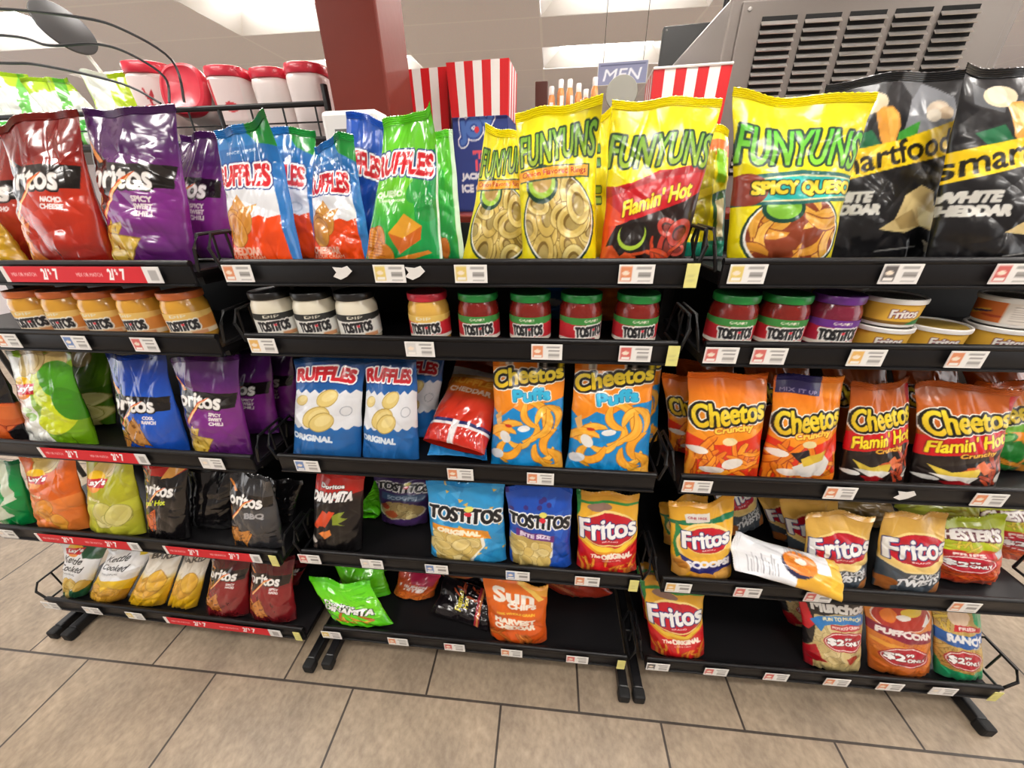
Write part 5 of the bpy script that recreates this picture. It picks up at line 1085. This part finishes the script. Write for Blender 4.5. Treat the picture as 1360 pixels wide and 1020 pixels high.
# rack of jugs and light bags behind the left rack
e = empty('wire_shelf', (-1.45, 1.30, 0), 0, 'black wire shelf behind the left rack carrying jugs and green bags', 'shelf')
for x in (-1.0, .77):
    for y in (.0, .36):
        m = MB(); m.tube([(x, y, 0), (x, y, 1.60)], .010, 8); m.build('post', M['wire'], e)
m = MB(); m.box(-1.0, .77, 0, .37, 1.455, 1.470); m.tube([(-1.0, 0, 1.462), (.77, 0, 1.462)], .012, 8); m.build('deck', M['wire'], e)
m = MB(); m.tube([(-1.0, 0, 1.555), (.77, 0, 1.555)], .0075, 8); m.tube([(-1.0, 0, 1.51), (.77, 0, 1.51)], .0022, 6)
for x in [-.95 + .105 * i for i in range(17)]: m.tube([(x, 0, 1.46), (x, 0, 1.555)], .0028 if round(x * 100) % 3 else .006, 6)
m.build('front_rail', M['wire'], e)
def hoop(pts, label):
    m = MB(); P = [Vector(p) for p in pts]; out = []
    for i in range(len(P) - 1):
        a = P[max(0, i - 1)]; b_ = P[i]; c = P[i + 1]; d = P[min(len(P) - 1, i + 2)]
        for s_ in range(6):
            t = s_ / 6
            out.append(.5 * ((2 * b_) + (c - a) * t + (2 * a - 5 * b_ + 4 * c - d) * t * t + (3 * b_ - a - 3 * c + d) * t ** 3))
    out.append(P[-1]); m.tube(out, .0036, 6)
    o = m.build('wire_hoop', M['wire'], smooth=True); tag(o, label, 'wire hoop', 'bent wires above the left rack')
hoop([(-2.2, 1.3, 1.80), (-1.9, 1.3, 1.825), (-1.628, 1.3, 1.811), (-1.395, 1.3, 1.783), (-1.266, 1.3, 1.751), (-1.138, 1.3, 1.674), (-1.13, 1.285, 1.57)], 'long upper bent wire arching across the dark disc')
hoop([(-2.2, 1.31, 1.79), (-1.67, 1.31, 1.757), (-1.534, 1.31, 1.728), (-1.382, 1.31, 1.725), (-1.283, 1.31, 1.70), (-1.19, 1.31, 1.64), (-1.18, 1.285, 1.57)], 'middle bent wire crossing the foot of the dark disc')
hoop([(-2.2, 1.29, 1.72), (-1.719, 1.29, 1.689), (-1.566, 1.29, 1.677), (-1.323, 1.29, 1.624), (-1.21, 1.285, 1.57)], 'lowest bent wire in front of the white and green bags')
GW = [('green_white', -2.075, .23, 'white and green bag furthest left on the wire shelf'), ('green_white', -1.885, .235, 'white and green bag second from left on the wire shelf'),
      ('green_white', -1.715, .215, 'white and green bag just left of the bright lime bag'), ('lime_bright', -1.55, .225, 'bright lime and white bag beside the rooster jug')]
for i, (des, x, h, lab) in enumerate(GW):
    o = bag(des, .19, .17, h, -.10 if i < 3 else -.03, .0, .04, 300 + i, .003, wr=1.5)
    o.location = (x + .02, 1.47, 1.475); o.rotation_euler = (R_(-6), 0, R_(12)); tag(o, lab, 'chip bag', 'bags on the wire shelf')
disc = MB(); disc.lathe([(.001, 0), (.074, 0), (.078, .003), (.078, .008), (.074, .011), (.001, .011)], 48)
e = empty('round_mirror', (-1.671, 1.5, 1.833), 0, 'dark grey round mirror back tilted above the white and green bags', 'mirror')
nrm = (Vector((.73, -.65, -.24)) * .50 + Vector((.75, .12, .66)).normalized() * .87).normalized()
o = disc.build('plate', M['discdark'], e, smooth=True); o.rotation_mode = 'QUATERNION'; o.rotation_quaternion = nrm.to_track_quat('Z', 'Y')
m = MB(); m.tube([(0, .012, 0), (.05, .02, -.11), (.06, .02, -.355)], .006, 8); m.build('stem', M['white'], e)

def jug(x, y, z, rz, tilt, label, emblem, sc=1.0):
    e = empty('plastic_jug', (x, y, z), rz, label, 'jug', 'red capped jugs on the wire shelf'); e.rotation_euler = (tilt, 0, rz); e.scale = (sc, sc, sc)
    m = MB(); m.lathe([(.046, 0), (.054, .005), (.057, .02), (.061, .12), (.064, .165), (.062, .18), (.054, .188)], 48, pw=3.2); m.build('jug_body', M['jug'], e, smooth=True)
    m = MB(); prof = [(.056, .182), (.066, .184), (.067, .188), (.067, .204), (.065, .210), (.057, .213), (.053, .210), (.001, .210)]
    m.lathe(prof, 48, pw=2.6); m.build('red_cap', M['red_plastic'], e, smooth=True)
    if emblem:
        c = Cv('f3e0dd', 300, 300)
        if emblem == 2:
            c.E(.5, .14, .42, .26, 'd8242f'); c.P([(.42, .52), (.5, .48), (.6, .5), (.64, .62), (.62, .74), (.56, .66), (.5, .6), (.44, .66), (.42, .76), (.36, .74), (.4, .66), (.38, .6)], 'c4202e'); c.P([(.46, .5), (.48, .40), (.54, .40), (.52, .5)], 'c4202e'); c.R(.38, .4, .62, .42, 'c4202e')
        else:
            c.E(.6, .34, .24, .12, 'd8343f'); c.E(.62, .33, .14, .06, 'f0d0cc'); c.P([(.4, .44), (.6, .5), (.56, .42)], 'd8343f'); c.R(.0, .0, .12, 1, 'd8343f')
        n = 40; A, V = np.meshgrid(np.linspace(-.75, .75, n + 1), np.linspace(0, 1, 41))
        q_ = (np.abs(np.cos(A - math.pi / 2)) ** 3.2 + np.abs(np.sin(A - math.pi / 2)) ** 3.2) ** (-1 / 3.2)
        r = (.0588 + .0050 * V + .0010) * q_
        P = np.stack([r * np.sin(A), -r * np.cos(A), .062 + .112 * V], -1)
        link('emblem_print', grid_mesh('emblem_print', P, c.sample((A + .75) / 1.5, V, 2)), M['paper'], e)
    return e
jug(-1.36, 1.46, 1.472, .25, 0, 'white jug with a red rooster emblem and red cap', 2, 1.12)
jug(-1.205, 1.585, 1.56, .06, R_(74), 'toppled jug whose round red cap faces the aisle', 0, 1.1)
jug(-1.055, 1.42, 1.472, .15, 0, 'tall pink tinted jug just right of the toppled one', 1, .97)
jug(-.92, 1.44, 1.472, .05, 0, 'plain white jug with red cap, right of the tall pink tinted jug', 0, .95)
jug(-.787, 1.42, 1.472, .1, 0, 'plain white jug with red cap, second from the pillar', 0, .96)
jug(-.74, 1.59, 1.472, .1, 0, 'white jug with red cap partly hidden by the red pillar', 0, 1.0)

# steel cabinet with louvers
e = empty('steel_cabinet', (1.035, 1.72, 0), 0, 'stainless steel cabinet with five columns of louvers behind the black popcorn bags', 'cabinet')
W2 = .45
m = MB(); m.box(-W2, W2, .012, .75, 0, 1.885, bev=.008); m.build('housing', M['steel'], e)
m = MB(); m.box(-W2 + .035, W2 - .035, 0, .014, .9, 1.868, bev=.004); m.build('front_panel', M['steel'], e)
for i in range(5):
    xa = -.345 + i * .1375; m = MB(); m.box(xa, xa + .112, -.001, .002, 1.36, 1.825); m_ = m.build('vent_recess', M['dark'], e)
    m = MB()
    for j in range(20):
        z = 1.372 + j * .0225
        m.add([(xa - .001, -.0015, z + .013), (xa + .113, -.0015, z + .013), (xa + .113, -.014, z), (xa - .001, -.014, z), (xa - .001, -.0015, z + .0105), (xa + .113, -.0015, z + .0105), (xa + .113, -.0125, z - .0015), (xa - .001, -.0125, z - .0015)],
              [(0, 1, 2, 3), (7, 6, 5, 4), (3, 2, 6, 7), (0, 3, 7, 4), (1, 5, 6, 2)])
    m.build('louver_column', M['slat'], e)
for x in (-.39, .39):
    m = MB(); m.lathe([(.001, 0), (.007, 0), (.006, .003), (.001, .004)], 14)
    v = [(p[0] + x, -p[2], p[1] + 1.846) for p in m.v]; m.v = v; m.build('screw', M['slat'], e, smooth=True)

# monitor hung from the ceiling
e = empty('ceiling_monitor', (.86, 2.85, 2.06), R_(-6), 'black back of a monitor hung beside the steel cabinet', 'monitor')
m = MB(); m.box(-.245, .26, -.02, .025, -.17, .11, bev=.008); m.build('shell', M['screen'], e)
m = MB(); m.tube([(.08, .03, 0), (.08, .03, CEIL - 2.06)], .015, 8); m.build('pole', M['black'], e)
m = MB(); m.lathe([(.001, 0), (.006, 0), (.005, .003), (.001, .004)], 12)
m.v = [(p[0] - .225, -.0205 - p[2], p[1] + .09) for p in m.v]; m.build('screw', M['grey'], e)
# round disc, hanging sign, little bottles
e = empty('round_disc', (.318, 2.2, 1.735), 0, 'pale grey round disc on a thin pole left of the striped box', 'disc')
m = MB(); m.lathe([(.001, -.006), (.071, -.006), (.074, 0), (.071, .006), (.001, .006)], 44)
o = m.build('plate', mat('pale_grey_disc', '8d8c80', .5), e, smooth=True); o.rotation_euler = (R_(80), 0, R_(-6))
m = MB(); m.tube([(0, .02, 0), (0, .02, -1.735)], .008, 8); m.build('pole', M['wire'], e)
e = empty('hanging_sign', (.455, 3.2, 2.053), R_(-4), 'lilac grey hanging sign with white letters under the far ceiling light', 'sign')
c = Cv('8f93b4', 260, 90); c.R(.04, .84, .96, .90, '5b5f80'); c.T('MEN', .5, .44, .74, .52, 'f2f4fb', bold=1, sh=.25)
X, Zz = np.meshgrid(np.linspace(0, 1, 80), np.linspace(0, 1, 30))
m = MB(); m.box(-.165, .165, .001, .02, -.065, .06, bev=.003); m.build('board', M['lampframe'], e)
link('letter_face', grid_mesh('letter_face', np.stack([(X - .5) * .32, np.zeros_like(X), (Zz - .5) * .118 - .002], -1), c.sample(X, Zz, 2)), M['paper'], e)
for x in (-.13, .13):
    m = MB(); m.tube([(x, .01, .055), (x, .01, CEIL - 2.053)], .002, 5); m.build('chain', M['wire'], e)
m = MB(); m.box(-.03, .19, 1.49, 1.63, 1.251, 1.52, bev=.004); o = m.build('display_riser', M['screen']); tag(o, 'black riser box under the little amber bottles', 'riser')
amber = mat('amber_plastic', 'e0944e', .25, coat=.5)
for i, (x, y, h) in enumerate([(-.008, 1.55, .105), (.022, 1.53, .118), (.052, 1.54, .120), (.082, 1.55, .110), (.108, 1.57, .098), (.134, 1.54, .122)]):
    e = empty('amber_bottle', (x, y, 1.521), .3 * i, 'little amber bottle with a white cap, %s, beyond the yellow bags' % ['leftmost', 'second from left', 'third from left', 'fourth from left', 'fifth from left', 'rightmost'][i], 'bottle', 'amber bottles on the riser')
    m = MB(); m.lathe([(.010, 0), (.0118, .003), (.0118, h - .035), (.008, h - .022)], 20); m.build('bottle_body', amber, e, smooth=True)
    m = MB(); m.lathe([(.0085, h - .024), (.0085, h - .002), (.007, h)], 18); m.build('cap', M['white'], e, smooth=True)
    m = MB(); m.box(-.006, .006, -.0128, -.0116, .02, h - .045); m.build('paper_strip', M['white_lid'], e)
